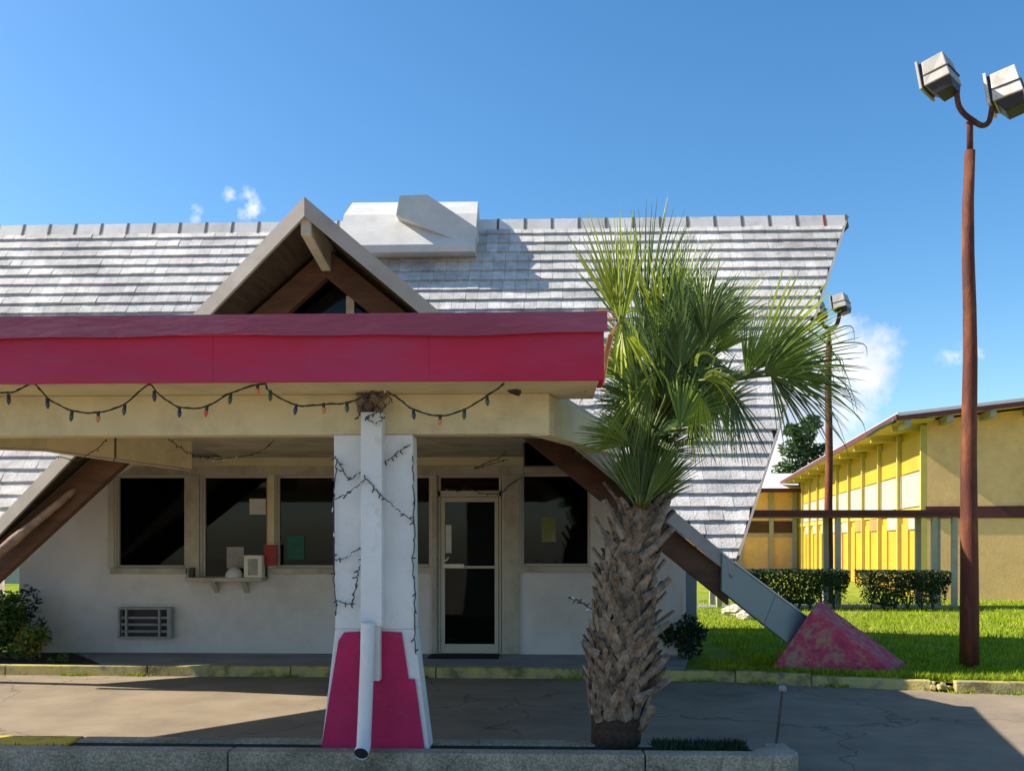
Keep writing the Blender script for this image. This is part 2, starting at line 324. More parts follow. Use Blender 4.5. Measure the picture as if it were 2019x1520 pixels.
# broken piece between curb runs
b = MB(); a = CP[-1]; c = CP2[0]
for i in range(9):
    t = random.random(); p = a.lerp(c, t); s_ = random.uniform(.03, .07)
    b.mbox(Matrix.Translation((p.x, p.y + random.uniform(0, .1), .03 + random.uniform(0, .05))) @ Matrix.Rotation(random.uniform(0, 3), 4, 'Z') @ Matrix.Rotation(random.uniform(-.4, .4), 4, 'X'), s_ * 1.6, s_, s_ * .8)
struct(b.build('curb', M['curb'], bevel=.01), 'crumbled curb rubble between two curb sections on the right', 'curb')
# pavement in front of office, planting bed
wl = gr(205, 1296, ZL)
b = MB(); b.prism([(-5.6, 11.42, .0), (1.75, 11.42, .0), (2.0, YW, .0), (-6.6, YW, .0)], (0, 0, .124))
struct(b.build('pavement', M['walk']), 'grey concrete walk along the office wall', 'pavement')
b = MB(); b.prism([(-9.5, 11.43, .02), (-5.62, 11.43, .02), (-6.62, YW - .01, .02), (-9.5, YW - .01, .02)], (0, 0, .1))
struct(b.build('planting_bed', M['soil']), 'dark soil bed at the left end of the office walk', 'planting bed')
# blades of grass
gb = MB()
def blade(x, y, z, h):
    a_ = random.uniform(0, 6.28); w_ = .006 + h * .05; lx, ly = random.gauss(0, h * .35), random.gauss(0, h * .35)
    c_, s_ = math.cos(a_) * w_, math.sin(a_) * w_
    gb.v += [(x - c_, y - s_, z), (x + c_, y + s_, z), (x + lx, y + ly, z + h)]; n = len(gb.v); gb.f.append((n - 3, n - 2, n - 1))
def curb_y(x):
    for i in range(len(allc) - 1):
        if allc[i].x <= x <= allc[i + 1].x:
            t = (x - allc[i].x) / (allc[i + 1].x - allc[i].x); return allc[i].y + t * (allc[i + 1].y - allc[i].y)
    return allc[-1].y
for i in range(46000):
    y = 10.3 + 14 * random.random() ** 1.7; x = random.uniform(2.05, 3 + y * .52)
    if y < curb_y(x) + .13: continue
    if x < 2.6 and 12.4 < y < 15.2: continue
    blade(x, y, .1, random.uniform(.03, .09))
for i in range(4000):   # edge tufts along the kerb
    x = random.uniform(2.05, 7.5); blade(x, curb_y(x) + .13 + abs(random.gauss(0, .06)), .11, random.uniform(.03, .1))
for i in range(900):    # weeds in the gutter line
    c0 = random.choice((-5.9, -5.1, -3.2, -1.6, .4, 1.9, 2.6, 3.4, 4.6, 5.2, 6.1, 6.6)); x = c0 + random.gauss(0, .12); blade(x, curb_y(x) - abs(random.gauss(0, .025)), 0, random.uniform(.015, .06))
for i in range(5000):
    x = random.uniform(-13, -7.5); y = random.uniform(12, 19); blade(x, y, .1, random.uniform(.04, .09))
tag(gb.build('grass', M['grass'], fix=False), 'short bright grass blades growing on the lawn', 'grass', kind='stuff')
# far trees beyond the field on the left
# ================================================================== OFFICE BUILDING
office = thing('office_building', (-2.4, YW, 0), 'white A-frame motel office with steep pale tiled roof behind the magenta canopy', 'building')
# --- A-frame geometry
XA, ZA, YA, SL, LEAN = -2.381, 5.114, 9.0, 1.25, .443
def yf(z): return YA + (ZA - z) * LEAN          # depth of the leaning gable rake
def yb(z): return 10.9 - .2 * (z - .15)         # depth of structural rafters
RY0, RZ0, RS = 11.55, 2.87, 1.6                 # main roof plane
def ym(z): return RY0 + (z - RZ0) / RS
YR = 13.80; ZR = RZ0 + (YR - RY0) * RS          # ridge
ZE = 1.50; YE = ym(ZE)
XRr, XEr = 4.50, 2.24; XRl, XEl = -9.2, -7.0
def vr(z): return XEr + (XRr - XEr) * (z - ZE) / (ZR - ZE)
def vl(z): return XEl + (XRl - XEl) * (z - ZE) / (ZR - ZE)
def inA(x, z, mgn=0): return abs(x - XA) < SL * (ZA - z) - mgn

# main roof deck (front with the gable opening cut out)
bm = bmesh.new()
def fv(x, z, o=0): return bm.verts.new((x, ym(z) + o * .85, z - o * .53))
zt = ZA
pts_r = [(XA, ZA), (XA, ZR), (vr(ZR), ZR), (vr(ZE), ZE), (XA + SL * (ZA - ZE), ZE)]
pts_l = [(XA, ZA), (XA - SL * (ZA - ZE), ZE), (vl(ZE), ZE), (vl(ZR), ZR), (XA, ZR)]
if XA - SL * (ZA - ZE) > vl(ZE): pass
dk = MB()
for P in (pts_r, pts_l):
    dk.prism([(x, ym(z) + .03, z) for x, z in P], (0, .10, -.06))
dk.prism([(vl(ZR), YR + .02, ZR), (vr(ZR), YR + .02, ZR), (vr(ZE), 2 * YR - YE, ZE), (vl(ZE), 2 * YR - YE, ZE)], (0, -.1, -.06))
bm.free()
roof = dk.build('roof', M['deck'], office)
# tiles
CL, TW = .197, .172
nrm = Vector((0, -RS, 1)).normalized(); dn = Vector((0, -1, -RS)).normalized()
Lr = (Vector((0, YR, ZR)) - Vector((0, YE, ZE))).length
tl = MB(); rows = int(Lr / CL)
for r_ in range(rows + 1):
    s0 = r_ * CL + .03; s1 = min(s0 + CL + .03, Lr + .05)
    zc = ZR + dn.z * s1; x0, x1 = vl(zc), vr(zc); zt_ = ZR + dn.z * s0
    n = int((vr(zt_) - x0) / TW) + 3; off = (TW / 2 if r_ % 2 else 0) + random.uniform(-.03, .03)
    for k in range(n):
        a0 = x0 - off + k * TW; a1 = a0 + TW - .0035
        a0c, a1c = max(a0, x0), min(a1, x1)
        if a1c - a0c < .004: continue
        t0c, t1c = max(a0, vl(zt_)), min(a1, vr(zt_))
        xm = (a0c + a1c) / 2
        if inA(xm, (zc + zt_) / 2, .03): continue
        th = .033 + random.uniform(-.003, .004); lift = .012 + random.uniform(0, .004); sk = random.uniform(-.005, .005)
        p0 = Vector((0, YR, ZR)) + dn * (s0 - .01); p1 = Vector((0, YR, ZR)) + dn * (s1 - .01 + sk)
        A = [(t0c, p0 + nrm * .002), (t1c, p0 + nrm * .002), (a1c, p1 + nrm * lift), (a0c, p1 + nrm * lift)]
        B = [(t0c, p0 + nrm * .012), (t1c, p0 + nrm * .012), (a1c, p1 + nrm * (lift + th)), (a0c, p1 + nrm * (lift + th))]
        tl.hexa([Vector((x, q.y, q.z)) for x, q in A] + [Vector((x, q.y, q.z)) for x, q in B])
tiles = tl.build('roof_tiles', M['tile'], roof)
# ridge caps
rc = MB(); rr = MB(); rjs = []; L_ = .405; n = int((XRr - XRl) / L_)
for k in range(n + 1):
    x0 = XRl + k * L_; x1 = min(x0 + L_ + .03, XRr + .02)
    if x0 > XRr - .05: break
    tgt = rr if abs((x0 + .1) - wx(1560, YR)) < .2 else MB()
    if tgt is not rr: rjs.append(tgt)
    s_ = 1.0
    def capring(x, h, wd): return [Vector((x, YR - wd, ZR - wd * 1.25 + .01)), Vector((x, YR - .035, ZR + h)), Vector((x, YR + .035, ZR + h)), Vector((x, YR + wd, ZR - wd * 1.25 + .01))]
    for (xa_, xb_, h, wd, tg) in ((x0, x1 - .045, .07, .11, rc), (x1 - .04, x1 - .008, .082, .122, tgt)):
        A = capring(xa_, h, wd); B = capring(xb_, h, wd); b0 = len(tg.v); tg.v += [tuple(q) for q in A + B]
        for i in range(3): tg.f.append((b0 + i, b0 + i + 1, b0 + 5 + i, b0 + 4 + i))
        tg.f.append((b0, b0 + 1, b0 + 2, b0 + 3)); tg.f.append((b0 + 4, b0 + 5, b0 + 6, b0 + 7)); tg.f.append((b0, b0 + 4, b0 + 7, b0 + 3))
rc.build('ridge_cap', M['ridge'], roof)
for q_ in rjs: q_.build('ridge_joint', M['joint'], roof)
if rr.f: tag(rr.build('ridge_cap', M['rusttile'], roof), 'bare red clay ridge joint')
# verge boards
for nm, vx, sg in (('verge_board', vr, 1), ('verge_board', vl, -1)):
    b = MB(); q = [Vector((vx(z), ym(z), z)) for z in (ZE, ZR + .04)]
    b.hexa([q[0] + nrm * -.09, q[0] + nrm * -.09 + Vector((sg * .03, 0, 0)), q[0] + nrm * .05 + Vector((sg * .03, 0, 0)), q[0] + nrm * .05,
            q[1] + nrm * -.09, q[1] + nrm * -.09 + Vector((sg * .03, 0, 0)), q[1] + nrm * .05 + Vector((sg * .03, 0, 0)), q[1] + nrm * .05])
    b.build(nm, M['fascia'], roof)
# --- cross gable slabs: rake fascia, soffit
TH = .19
ZB = 1.46   # lower end of slab
for sg in (-1, 1):
    X = lambda z: XA + sg * SL * (ZA - z)
    f_ = MB()
    f_.hexa([Vector((X(ZB), yf(ZB), ZB - TH)), Vector((X(ZB), yf(ZB) + .05, ZB - TH)), Vector((X(ZB), yf(ZB) + .05, ZB)), Vector((X(ZB), yf(ZB), ZB)),
             Vector((XA, yf(ZA), ZA - TH)), Vector((XA, yf(ZA) + .05, ZA - TH)), Vector((XA, yf(ZA) + .05, ZA)), Vector((XA, yf(ZA), ZA))])
    f_.build('rake_board', M['fascia'], office)
    e = .052
    def slab(z, y0, y1, t0, t1, x=None):
        x = X(z) if x is None else x
        return [Vector((x, y0, z - t1)), Vector((x, y1, z - t1)), Vector((x, y1, z - t0)), Vector((x, y0, z - t0))]
    s2 = MB(); s2.hexa(slab(ZB, yf(ZB) + e, yb(ZB) + .13, .02, .13) + slab(ZA, yf(ZA) + e, yb(ZA) + .13, .02, .13))
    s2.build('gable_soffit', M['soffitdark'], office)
    zk_ = 3.0
    s3 = MB(); s3.hexa(slab(ZB, yb(ZB) + .131, ym(ZB) + .12, .02, .12) + slab(zk_, yb(zk_) + .131, ym(zk_) + .12, .02, .12))
    s3.build('inner_soffit', M['stucco'], office)
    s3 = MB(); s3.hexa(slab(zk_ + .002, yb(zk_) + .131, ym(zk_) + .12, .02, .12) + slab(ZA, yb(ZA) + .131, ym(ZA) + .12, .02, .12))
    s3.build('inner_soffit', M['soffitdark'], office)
    # structural rafter
    rt, rb = .21, .535
    r_ = MB()
    zt0 = ZA; zlow = 1.50 if sg > 0 else .35
    def ring(z, top, bot, th=.13, dy=0): return [Vector((X(z), yb(z) + dy, z - bot)), Vector((X(z), yb(z) + th + dy, z - bot)), Vector((X(z), yb(z) + th + dy, z - top)), Vector((X(z), yb(z) + dy, z - top))]
    r_.hexa(ring(zlow, rt - .02, rb + (.02 if sg > 0 else .16)) + ring(ZA, rt, rb))
    raf = r_.build('rafter', M['wood'], office, bevel=.01)
    if sg > 0:
        T0, T1, B0, B1 = at(1424, 1093, 10.54), at(1625, 1243, 11.66), at(1423, 1163, 10.54), at(1546, 1262, 11.30)
        hn = Vector((-(T1 - T0).y, (T1 - T0).x, 0)).normalized()
        def inpl(px, py):
            u_ = at(px, py, 10.0) - cam.location; return cam.location + u_ * ((T0 - cam.location).dot(hn) / u_.dot(hn))
        B0, B1 = inpl(1423, 1165), inpl(1585, 1293)
        th_ = Vector((0, .22, 0)); wr = MB(); wr.hexa([B0, B1, B1 + th_, B0 + th_, T0, T1, T1 + th_, T0 + th_])
        lw_ = wr.build('rafter_wrap', M['wrap'], office, bevel=.008)
        up_ = Vector((0, -.012, .004)); cp = MB(); h_ = Vector((0, 0, .022)); th2 = Vector((0, .245, 0))
        cp.hexa([T0 + up_, T1 + up_, T1 + up_ + th2, T0 + up_ + th2, T0 + up_ + h_, T1 + up_ + h_, T1 + up_ + th2 + h_, T0 + up_ + th2 + h_])
        cp.build('rafter_cap', M['ductwhite'], office)
        for t_ in (.5,): 
            pa, pb2 = T0.lerp(T1, t_) + Vector((0, -.006, -.02)), B0.lerp(B1, t_) + Vector((0, -.006, .01))
            sb = MB(); sb.tube([pa, pb2], .008, 6); sb.build('wrap_seam', M['lamp'], lw_)
    else:
        # lit streak along the lower rafter edge, built as a pale pole
        lg = MB(); p = [at(-60, 1140, 10.42), at(0, 1088, 10.38), at(30, 1062, 10.37), at(62, 1036, 10.36), at(105, 1001, 10.36), at(140, 972, 10.36), at(156, 960, 10.44)]
        lg.tube(p, [.055, .055, .062, .046, .044, .040, .02], 10)
        lg.build('rafter_edge_streak', M['palebrown'], office, smooth=True)
# ridge beam under the gable
b = MB(); b.hexa([(XA - .055, yf(ZA) + .06, ZA - .36), (XA + .055, yf(ZA) + .06, ZA - .36), (XA + .055, 10.15, ZA - .5), (XA - .055, 10.15, ZA - .5),
                  (XA - .055, yf(ZA) + .06, ZA - .16), (XA + .055, yf(ZA) + .06, ZA - .16), (XA + .055, 10.15, ZA - .16), (XA - .055, 10.15, ZA - .16)])
b.build('ridge_beam', M['trim'], office, bevel=.015)
# gable window
gy = 10.32
def tri_under(zlo, y, mg): 
    zt_ = ZA - mg; h = SL * (zt_ - zlo); return [(XA - h, y, zlo), (XA + h, y, zlo), (XA, y, zt_)]
gw = MB(); gw.poly(tri_under(3.0, gy, .45)); gwo = gw.build('gable_window', M['glass'], office, fix=False)
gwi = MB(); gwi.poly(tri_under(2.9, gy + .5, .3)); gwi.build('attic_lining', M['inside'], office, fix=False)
xm = wx(692, gy); b = MB(); b.box(xm - .045, xm + .045, gy - .05, gy + .03, 2.95, ZA - .5 - abs(xm - XA) / SL)
b.build('gable_mullion', M['trim'], gwo)

# --- front wall with openings
def rect(px0, py0, px1, py1, Y=YW):
    p = at(px0, py0, Y); q = at(px1, py1, Y)
    return [p.x, q.x, q.z, p.z]
W1 = rect(228, 937, 366, 1119); W2 = rect(398, 937, 529, 1141); W3 = rect(545, 937, 700, 1119)
W4 = rect(770, 937, 850, 1117); DR = rect(862, 937, 990, 1290); W5 = rect(1028, 934, 1164, 1116)
DR[2] = ZL
WX0, WX1 = wx(38, YW), wx(1352, YW)
W6 = [wx(1031, YW), wx(1215, YW), wz(1100, 920, YW), 3.3]
holes = [W1, W2, W3, W4, DR, W5, W6]
def wall_mesh(x0, x1, z0, z1, holes, Y, th):
    xs = sorted({x0, x1} | {v_ for h in holes for v_ in h[:2]}); zs = sorted({z0, z1} | {v_ for h in holes for v_ in h[2:]})
    solid = {}
    for i in range(len(xs) - 1):
        for j in range(len(zs) - 1):
            cx_, cz_ = (xs[i] + xs[i + 1]) / 2, (zs[j] + zs[j + 1]) / 2
            solid[i, j] = not any(h[0] < cx_ < h[1] and h[2] < cz_ < h[3] for h in holes)
    b = MB()
    for (i, j), s_ in solid.items():
        if not s_: continue
        a0, a1, c0, c1 = xs[i], xs[i + 1], zs[j], zs[j + 1]
        b.poly([(a0, Y, c0), (a1, Y, c0), (a1, Y, c1), (a0, Y, c1)]); b.poly([(a1, Y + th, c0), (a0, Y + th, c0), (a0, Y + th, c1), (a1, Y + th, c1)])
        if not solid.get((i - 1, j)): b.poly([(a0, Y + th, c0), (a0, Y, c0), (a0, Y, c1), (a0, Y + th, c1)])
        if not solid.get((i + 1, j)): b.poly([(a1, Y, c0), (a1, Y + th, c0), (a1, Y + th, c1), (a1, Y, c1)])
        if not solid.get((i, j - 1)): b.poly([(a0, Y + th, c0), (a1, Y + th, c0), (a1, Y, c0), (a0, Y, c0)])
        if not solid.get((i, j + 1)): b.poly([(a0, Y, c1), (a1, Y, c1), (a1, Y + th, c1), (a0, Y + th, c1)])
    return b
def clipA(me, off):
    bm = bmesh.new(); bm.from_mesh(me); bmesh.ops.remove_doubles(bm, verts=bm.verts[:], dist=1e-4)
    for sg in (-1, 1):
        nn = Vector((sg, 0, SL)).normalized()
        bmesh.ops.bisect_plane(bm, geom=bm.verts[:] + bm.edges[:] + bm.faces[:], plane_co=(XA, 0, ZA - off), plane_no=nn, clear_outer=True)
    bm.to_mesh(me); bm.free()
fw = wall_mesh(WX0, WX1, 0, 4.3, holes, YW, .14).build('front_wall', M['stucco'], office, fix=False); 
# room shell: side walls, back wall, floor, ceiling, base
b = MB(); b.box(WX0, WX0 + .12, YW + .14, YW + 2.2, 0, 2.6); b.box(WX1 - .12, WX1, YW + .14, YW + 2.2, 0, 3.4); b.box(WX0, WX1, YW + 2.2, YW + 2.32, 0, 3.6)
b.build('side_and_back_wall', M['stucco'], office)
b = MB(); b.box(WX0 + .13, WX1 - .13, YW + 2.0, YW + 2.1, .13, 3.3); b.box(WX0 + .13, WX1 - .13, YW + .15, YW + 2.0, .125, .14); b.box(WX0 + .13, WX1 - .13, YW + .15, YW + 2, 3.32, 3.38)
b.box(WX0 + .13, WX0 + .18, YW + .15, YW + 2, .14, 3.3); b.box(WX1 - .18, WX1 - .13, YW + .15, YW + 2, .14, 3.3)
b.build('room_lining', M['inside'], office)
b = MB(); b.box(WX1 + .003, WX1 + .17, YW + .10, YW + .5, 0, 1.62); b.build('corner_pilaster', M['wrap'], office, bevel=.01)
b = MB(); b.prism([(-7.8, 11.5, 0), (-7.8, 12.95, 0), (-7.8, 12.95, RZ0 + (12.95 - RY0) * RS - .15), (-7.8, 11.5, RZ0 + (11.5 - RY0) * RS - .15)], (-.1, 0, 0)); b.build('end_wall', M['stucco'], office)  # unseen wall added beyond the view to keep sun off the walk
# header and trims
def trim(r, name='trim', m_='trim', parent=office, y0=-.03, y1=.0, bevel=.005):
    b = MB(); b.box(r[0], r[1], YW + y0, YW + y1 - .002, r[2], r[3]); return b.build(name, M[m_], parent, bevel=bevel)
trim(rect(215, 918, 1032, 936), 'window_header', y0=-.05)
trim(rect(215, 903, 1032, 917.4), 'ceiling_trim', 'beam', y0=-.10)
trim(rect(1032.5, 921, 1200, 933.5), 'window_header', y0=-.05)
def window(r, name='window', mull=None, sill=True, frame=.035):
    f_ = MB(); w_ = frame
    for q in ([r[0], r[0] + w_, r[2], r[3]], [r[1] - w_, r[1], r[2], r[3]], [r[0] + w_, r[1] - w_, r[3] - w_, r[3]], [r[0] + w_, r[1] - w_, r[2], r[2] + w_]):
        f_.box(q[0] + .001, q[1] - .001, YW + .035, YW + .10, q[2] + .001, q[3] - .001)
    fo = f_.build(name, M['alu'], office, bevel=.004)
    g_ = MB(); g_.box(r[0] + w_, r[1] - w_, YW + .07, YW + .076, r[2] + w_, r[3] - w_); g_.build('pane', M['glass'], fo)
    if sill:
        s_ = MB(); s_.box(r[0] - .06, r[1] + .05, YW - .055, YW - .001, r[2] - .085, r[2] - .004); s_.build('sill', M['trim'], fo, bevel=.006)
    return fo
window(W1); w2 = window(W2, sill=False); w3 = window(W3); window(W4); window(W5); window(W6, sill=False, frame=.02)
trim([W1[1] + .02, W2[0] - .02, W2[2] + .02, W1[3]], 'mullion_post', y0=-.055)
trim([W2[1] + .012, W3[0] - .012, W3[2] + .02, W1[3]], 'mullion_post', 'beam', y0=-.06)
trim([W1[0] - .10, W1[0] - .012, W1[2] - .02, W1[3]], 'window_jamb', 'alu', y0=-.03)
trim([W4[1] + .012, DR[0] - .012, ZL + .01, W4[3]], 'mullion_post', 'trim', y0=-.04)
trim([DR[1] + .02, W5[0] - .03, ZL + .01, W4[3]], 'door_side_post', 'trim', y0=-.05)
# panel battens below windows
for px in (1352,): 
    x = wx(px, YW); trim([x - .05, x, ZL, 1.0], 'corner_batten', 'stucco', y0=-.02)
# transom + door
zt0 = wz(925, 966, YW); zd = wz(925, 975, YW)
tr = MB(); x0, x1 = DR[0] + .01, DR[1] - .01
tr.box(x0, x1, YW + .03, YW + .1, zt0 - .09, zt0 - .005); tr.box(x0, x1, YW + .03, YW + .1, DR[3] - .03, DR[3] - .002)
tr.box(x0, x0 + .035, YW + .03, YW + .1, ZL, DR[3] - .03); tr.box(x1 - .035, x1, YW + .03, YW + .1, ZL, DR[3] - .03)
dfr = tr.build('door_frame', M['alu'], office, bevel=.004)
b = MB(); b.box(x0 + .036, x1 - .036, YW + .07, YW + .076, zt0, DR[3] - .031); b.build('transom_pane', M['glass'], dfr)
dz1 = zt0 - .095; a0, a1 = x0 + .04, x1 - .04; st = .055
zr = wz(925, 1118, YW)
d_ = MB(); d_.box(a0, a0 + st, YW + .02, YW + .065, ZL + .01, dz1); d_.box(a1 - st, a1, YW + .02, YW + .065, ZL + .01, dz1)
d_.box(a0 + st, a1 - st, YW + .021, YW + .064, dz1 - .07, dz1); d_.box(a0 + st, a1 - st, YW + .021, YW + .064, ZL + .01, ZL + .14); d_.box(a0 + st, a1 - st, YW + .025, YW + .06, zr - .018, zr + .018)
door = d_.build('door', M['alu'], office, bevel=.004)
b = MB(); b.box(a0 + st, a1 - st, YW + .04, YW + .046, ZL + .14, dz1 - .07); b.build('pane', M['glass'], door)
b = MB(); b.box(a0 + st - .02, a0 + st + .27, YW - .012, YW + .015, zr - .01, zr + .045); b.tube([(a0 + .03, YW - .03, zr + .09), (a0 + .09, YW - .05, zr + .10), (a0 + .11, YW - .02, zr + .14)], .014, 8)
b.build('handle', M['whiteplastic'], door, bevel=.004)
b = MB(); b.box(a0 + st + .01, a0 + st + .09, YW + .030, YW + .036, wz(880, 1090, YW), wz(880, 1035, YW)); b.build('notice', M['paper'], door)
# shelf under drive-up window
sh = MB(); q = rect(378, 1137, 526, 1145); sh.box(q[0], q[1], YW - .24, YW - .002, q[2], q[3])
shelf = sh.build('window_shelf', M['trim'], office, bevel=.006)
for px in (428, 487):
    x = wx(px, YW); b = MB(); b.prism([(x - .03, YW - .2, q[2]), (x - .03, YW - .003, q[2]), (x - .03, YW - .003, q[2] - .17)], (.06, 0, 0)); b.build('bracket', M['trim'], shelf)
b = MB(); x = wx(383, YW); b.box(x - .035, x + .035, YW - .12, YW - .003, q[3] + .005, q[3] + .13); b.build('shelf_end', M['darkmetal'], shelf)
# air conditioner
q = rect(240, 1196, 344, 1257)
ac = thing('air_conditioner', (q[0], YW, q[2]), 'louvred grey air conditioner set into the white wall below the left window', 'air conditioner')
b = MB(); fr = .03; dp = .13
for r_ in ([q[0], q[0] + fr, q[2], q[3]], [q[1] - .055, q[1], q[2], q[3]], [q[0] + fr, q[1] - .055, q[3] - fr, q[3]], [q[0] + fr, q[1] - .055, q[2], q[2] + fr]):
    b.box(r_[0], r_[1], YW - dp, YW - .002, r_[2], r_[3])
b.build('housing', M['grille'], ac, bevel=.006)
b = MB(); b.box(q[0] + fr, q[1] - .056, YW - .03, YW - .004, q[2] + fr, q[3] - fr); b.build('back_panel', M['darkmetal'], ac)
for k in range(3):
    z = q[2] + .10 + k * .095; b = MB(); b.mbox(Matrix.Translation(((q[0] + q[1]) / 2 - .012, YW - .10, z)) @ Matrix.Rotation(R(25), 4, 'X'), q[1] - q[0] - .1, .01, .035); b.build('louvre', M['grille'], ac)
for k in (.16, .78):
    x = q[0] + (q[1] - q[0]) * k; b = MB(); b.box(x - .012, x + .012, YW - dp - .004, YW - .09, q[2] + fr, q[3] - fr); b.build('upright', M['grille'], ac)
# things in the windows
q = rect(485, 1094, 521, 1139, YW - .1)
o = MB(); o.box(q[0], q[1], YW - .2, YW - .05, q[2], q[3]); e_ = thing('ticket_box', (q[0], YW - .1, q[2]), 'ivory box standing on the drive-up window shelf', 'box')
o.build('case', M['whiteplastic'], e_, bevel=.012); b = MB(); b.box(q[0] + .06, q[1] - .06, YW - .206, YW - .2005, q[2] + .04, q[3] - .05); b.build('front_panel', M['grille'], e_, bevel=.003)
p = at(462, 1139, YW - .12); dm = MB()
dm.tube([(p.x, p.y, p.z + .002), (p.x, p.y, p.z + .05), (p.x, p.y, p.z + .10), (p.x, p.y, p.z + .145), (p.x, p.y, p.z + .16)], [.125, .12, .095, .055, .01], 16)
o = dm.build('bell_cover', M['paper'], smooth=True); tag(o, 'white dome shaped cover on the window shelf left of the ivory box', 'dome')
def card(name, px0, py0, px1, py1, y, m_, label, cat, th=.006):
    q = rect(px0, py0, px1, py1, y); b = MB(); b.box(q[0], q[1], y, y + th, q[2], q[3]); return tag(b.build(name, M[m_]), label, cat)
card('notice_sheet', 492, 983, 524, 1014, YW + .055, 'paper', 'pale paper notice taped high in the drive-up window', 'notice')
card('notice_sheet', 447, 1078, 481, 1120, YW + .055, 'grille', 'grey square notice behind the dome in the drive-up window', 'notice')
card('red_box', 520, 1074, 545.5, 1115, YW - .10, 'red', 'small red and black box fixed to the post right of the drive-up window', 'box', .035)
card('green_notice', 566, 1056, 600, 1103, YW + .055, 'greenpaper', 'green paper notice low in the window left of the pier', 'notice')
card('letter_sign', 1068, 1020, 1096, 1068, YW + .055, 'yellowsign', 'pale yellow green card sign in the right hand window', 'sign')
b = MB(); q = rect(1034, 1020, 1068, 1100, YW + .5); b.box(q[0], q[1], YW + .5, YW + .6, q[2], q[3]); q = rect(1055, 1068, 1098, 1120, YW + .45); b.box(q[0], q[1], YW + .42, YW + .46, q[2] - .3, q[3])
tag(b.build('armchair', M['violet'], bevel=.03), 'dim violet chair behind the right hand window', 'chair')
b = MB(); q = rect(895, 1035, 960, 1058, YW + .9); b.box(q[0], q[1], YW + .9, YW + .93, q[2], q[3]); tag(b.build('wall_banner', M['blue']), 'dim blue banner seen through the glass door', 'banner')
def leafclump(mb, c, rx, ry, rz, n, s0, s1, flat=.5, surf=False):
    for i in range(n):
        while True:
            v_ = Vector((random.uniform(-1, 1), random.uniform(-1, 1), random.uniform(-1, 1)))
            if v_.length < 1 and (not surf or v_.length > .55): break
        p = Vector(c) + Vector((v_.x * rx, v_.y * ry, v_.z * rz)); s_ = random.uniform(s0, s1)
        a = Vector((random.gauss(0, 1), random.gauss(0, 1), random.gauss(0, flat))).normalized(); bq = a.cross(Vector((random.gauss(0, 1), random.gauss(0, 1), random.gauss(0, 1)))).normalized() * .38
        mb.poly([p - a * s_, p + bq * s_, p + a * s_, p - bq * s_])
p = at(1047, 1098, YW + .3); e_ = thing('potted_plant', (p.x, p.y, p.z - .3), 'yellow green potted plant on the sill of the right hand window', 'plant')
b = MB(); leafclump(b, p, .13, .1, .09, 160, .02, .045); b.build('foliage', M['shruby'], e_, fix=False)
b = MB(); b.tube([(p.x, p.y, p.z - .25), (p.x, p.y, p.z - .08)], [.06, .08], 12); b.build('pot', M['violet'], e_)
# reception counter and blinds seen through the glass
b = MB(); b.box(wx(300, YW + .9), wx(640, YW + .9), YW + .85, YW + 1.25, .14, 1.12); b.box(wx(296, YW + .9), wx(644, YW + .9), YW + .8, YW + 1.3, 1.125, 1.16)
tag(b.build('reception_counter', M['wood'], bevel=.01), 'dim wooden counter inside behind the left hand windows', 'counter')
p0 = gr(845, 1297, .13); 
b = MB(); b.box(wx(848, 12.4), wx(985, 12.4), 12.12, 12.52, .126, .142); tag(b.build('door_mat', M['mat'], bevel=.004), 'black rubber mat lying before the glass door', 'door mat')

# --- roof vent housing (white sheet metal over the ridge)
duct = thing('roof_vent_housing', (-1.9, YR, ZR), 'white sheet metal vent housing straddling the roof ridge', 'roof vent')
def RP(px, py, o=0):   # point on main roof plane raised by o along its normal
    u = at(px, py, 1.0) - cam.location; n_ = nrm; p0_ = Vector((0, RY0, RZ0)) + nrm * o
    t = (p0_ - cam.location).dot(n_) / u.dot(n_); return cam.location + u * t
yfb = 13.05
tl_, tr_ = at(695, 400, 13.75), at(942, 398, 13.75)
fl, frr = at(678, 424, 13.42), at(941, 421, 13.42)
bl, br = at(668, 484, 13.08), at(936, 481, 13.08)
zz = Vector((0, 0, 1))
hb = MB()
Lp = [Vector((bl.x, bl.y + .02, bl.z - .10)), Vector(bl), Vector(fl), Vector(tl_)]; Rp = [Vector((br.x, br.y + .02, br.z - .10)), Vector(br), Vector(frr), Vector(tr_)]
backL = [Vector((q.x, 2 * YR + .1 - q.y, q.z)) for q in reversed(Lp)]; backR = [Vector((q.x, 2 * YR + .1 - q.y, q.z)) for q in reversed(Rp)]
prof_l = Lp + backL; prof_r = Rp + backR
n = len(prof_l); hb.v = [tuple(q) for q in prof_l + prof_r]
hb.f = [tuple(range(n)), tuple(range(n, 2 * n))] + [(i, (i + 1) % n, n + (i + 1) % n, n + i) for i in range(n)]
hb.build('housing', M['ductwhite'], duct)
b = MB(); e1, e2 = RP(672, 486, .075), RP(935, 483, .075); 
q = [RP(664, 478, .03), RP(937, 476, .03), RP(934, 504, .03), RP(680, 508, .03)]; b.prism(q, nrm * .045); b.build('flashing', M['ductwhite'], duct)
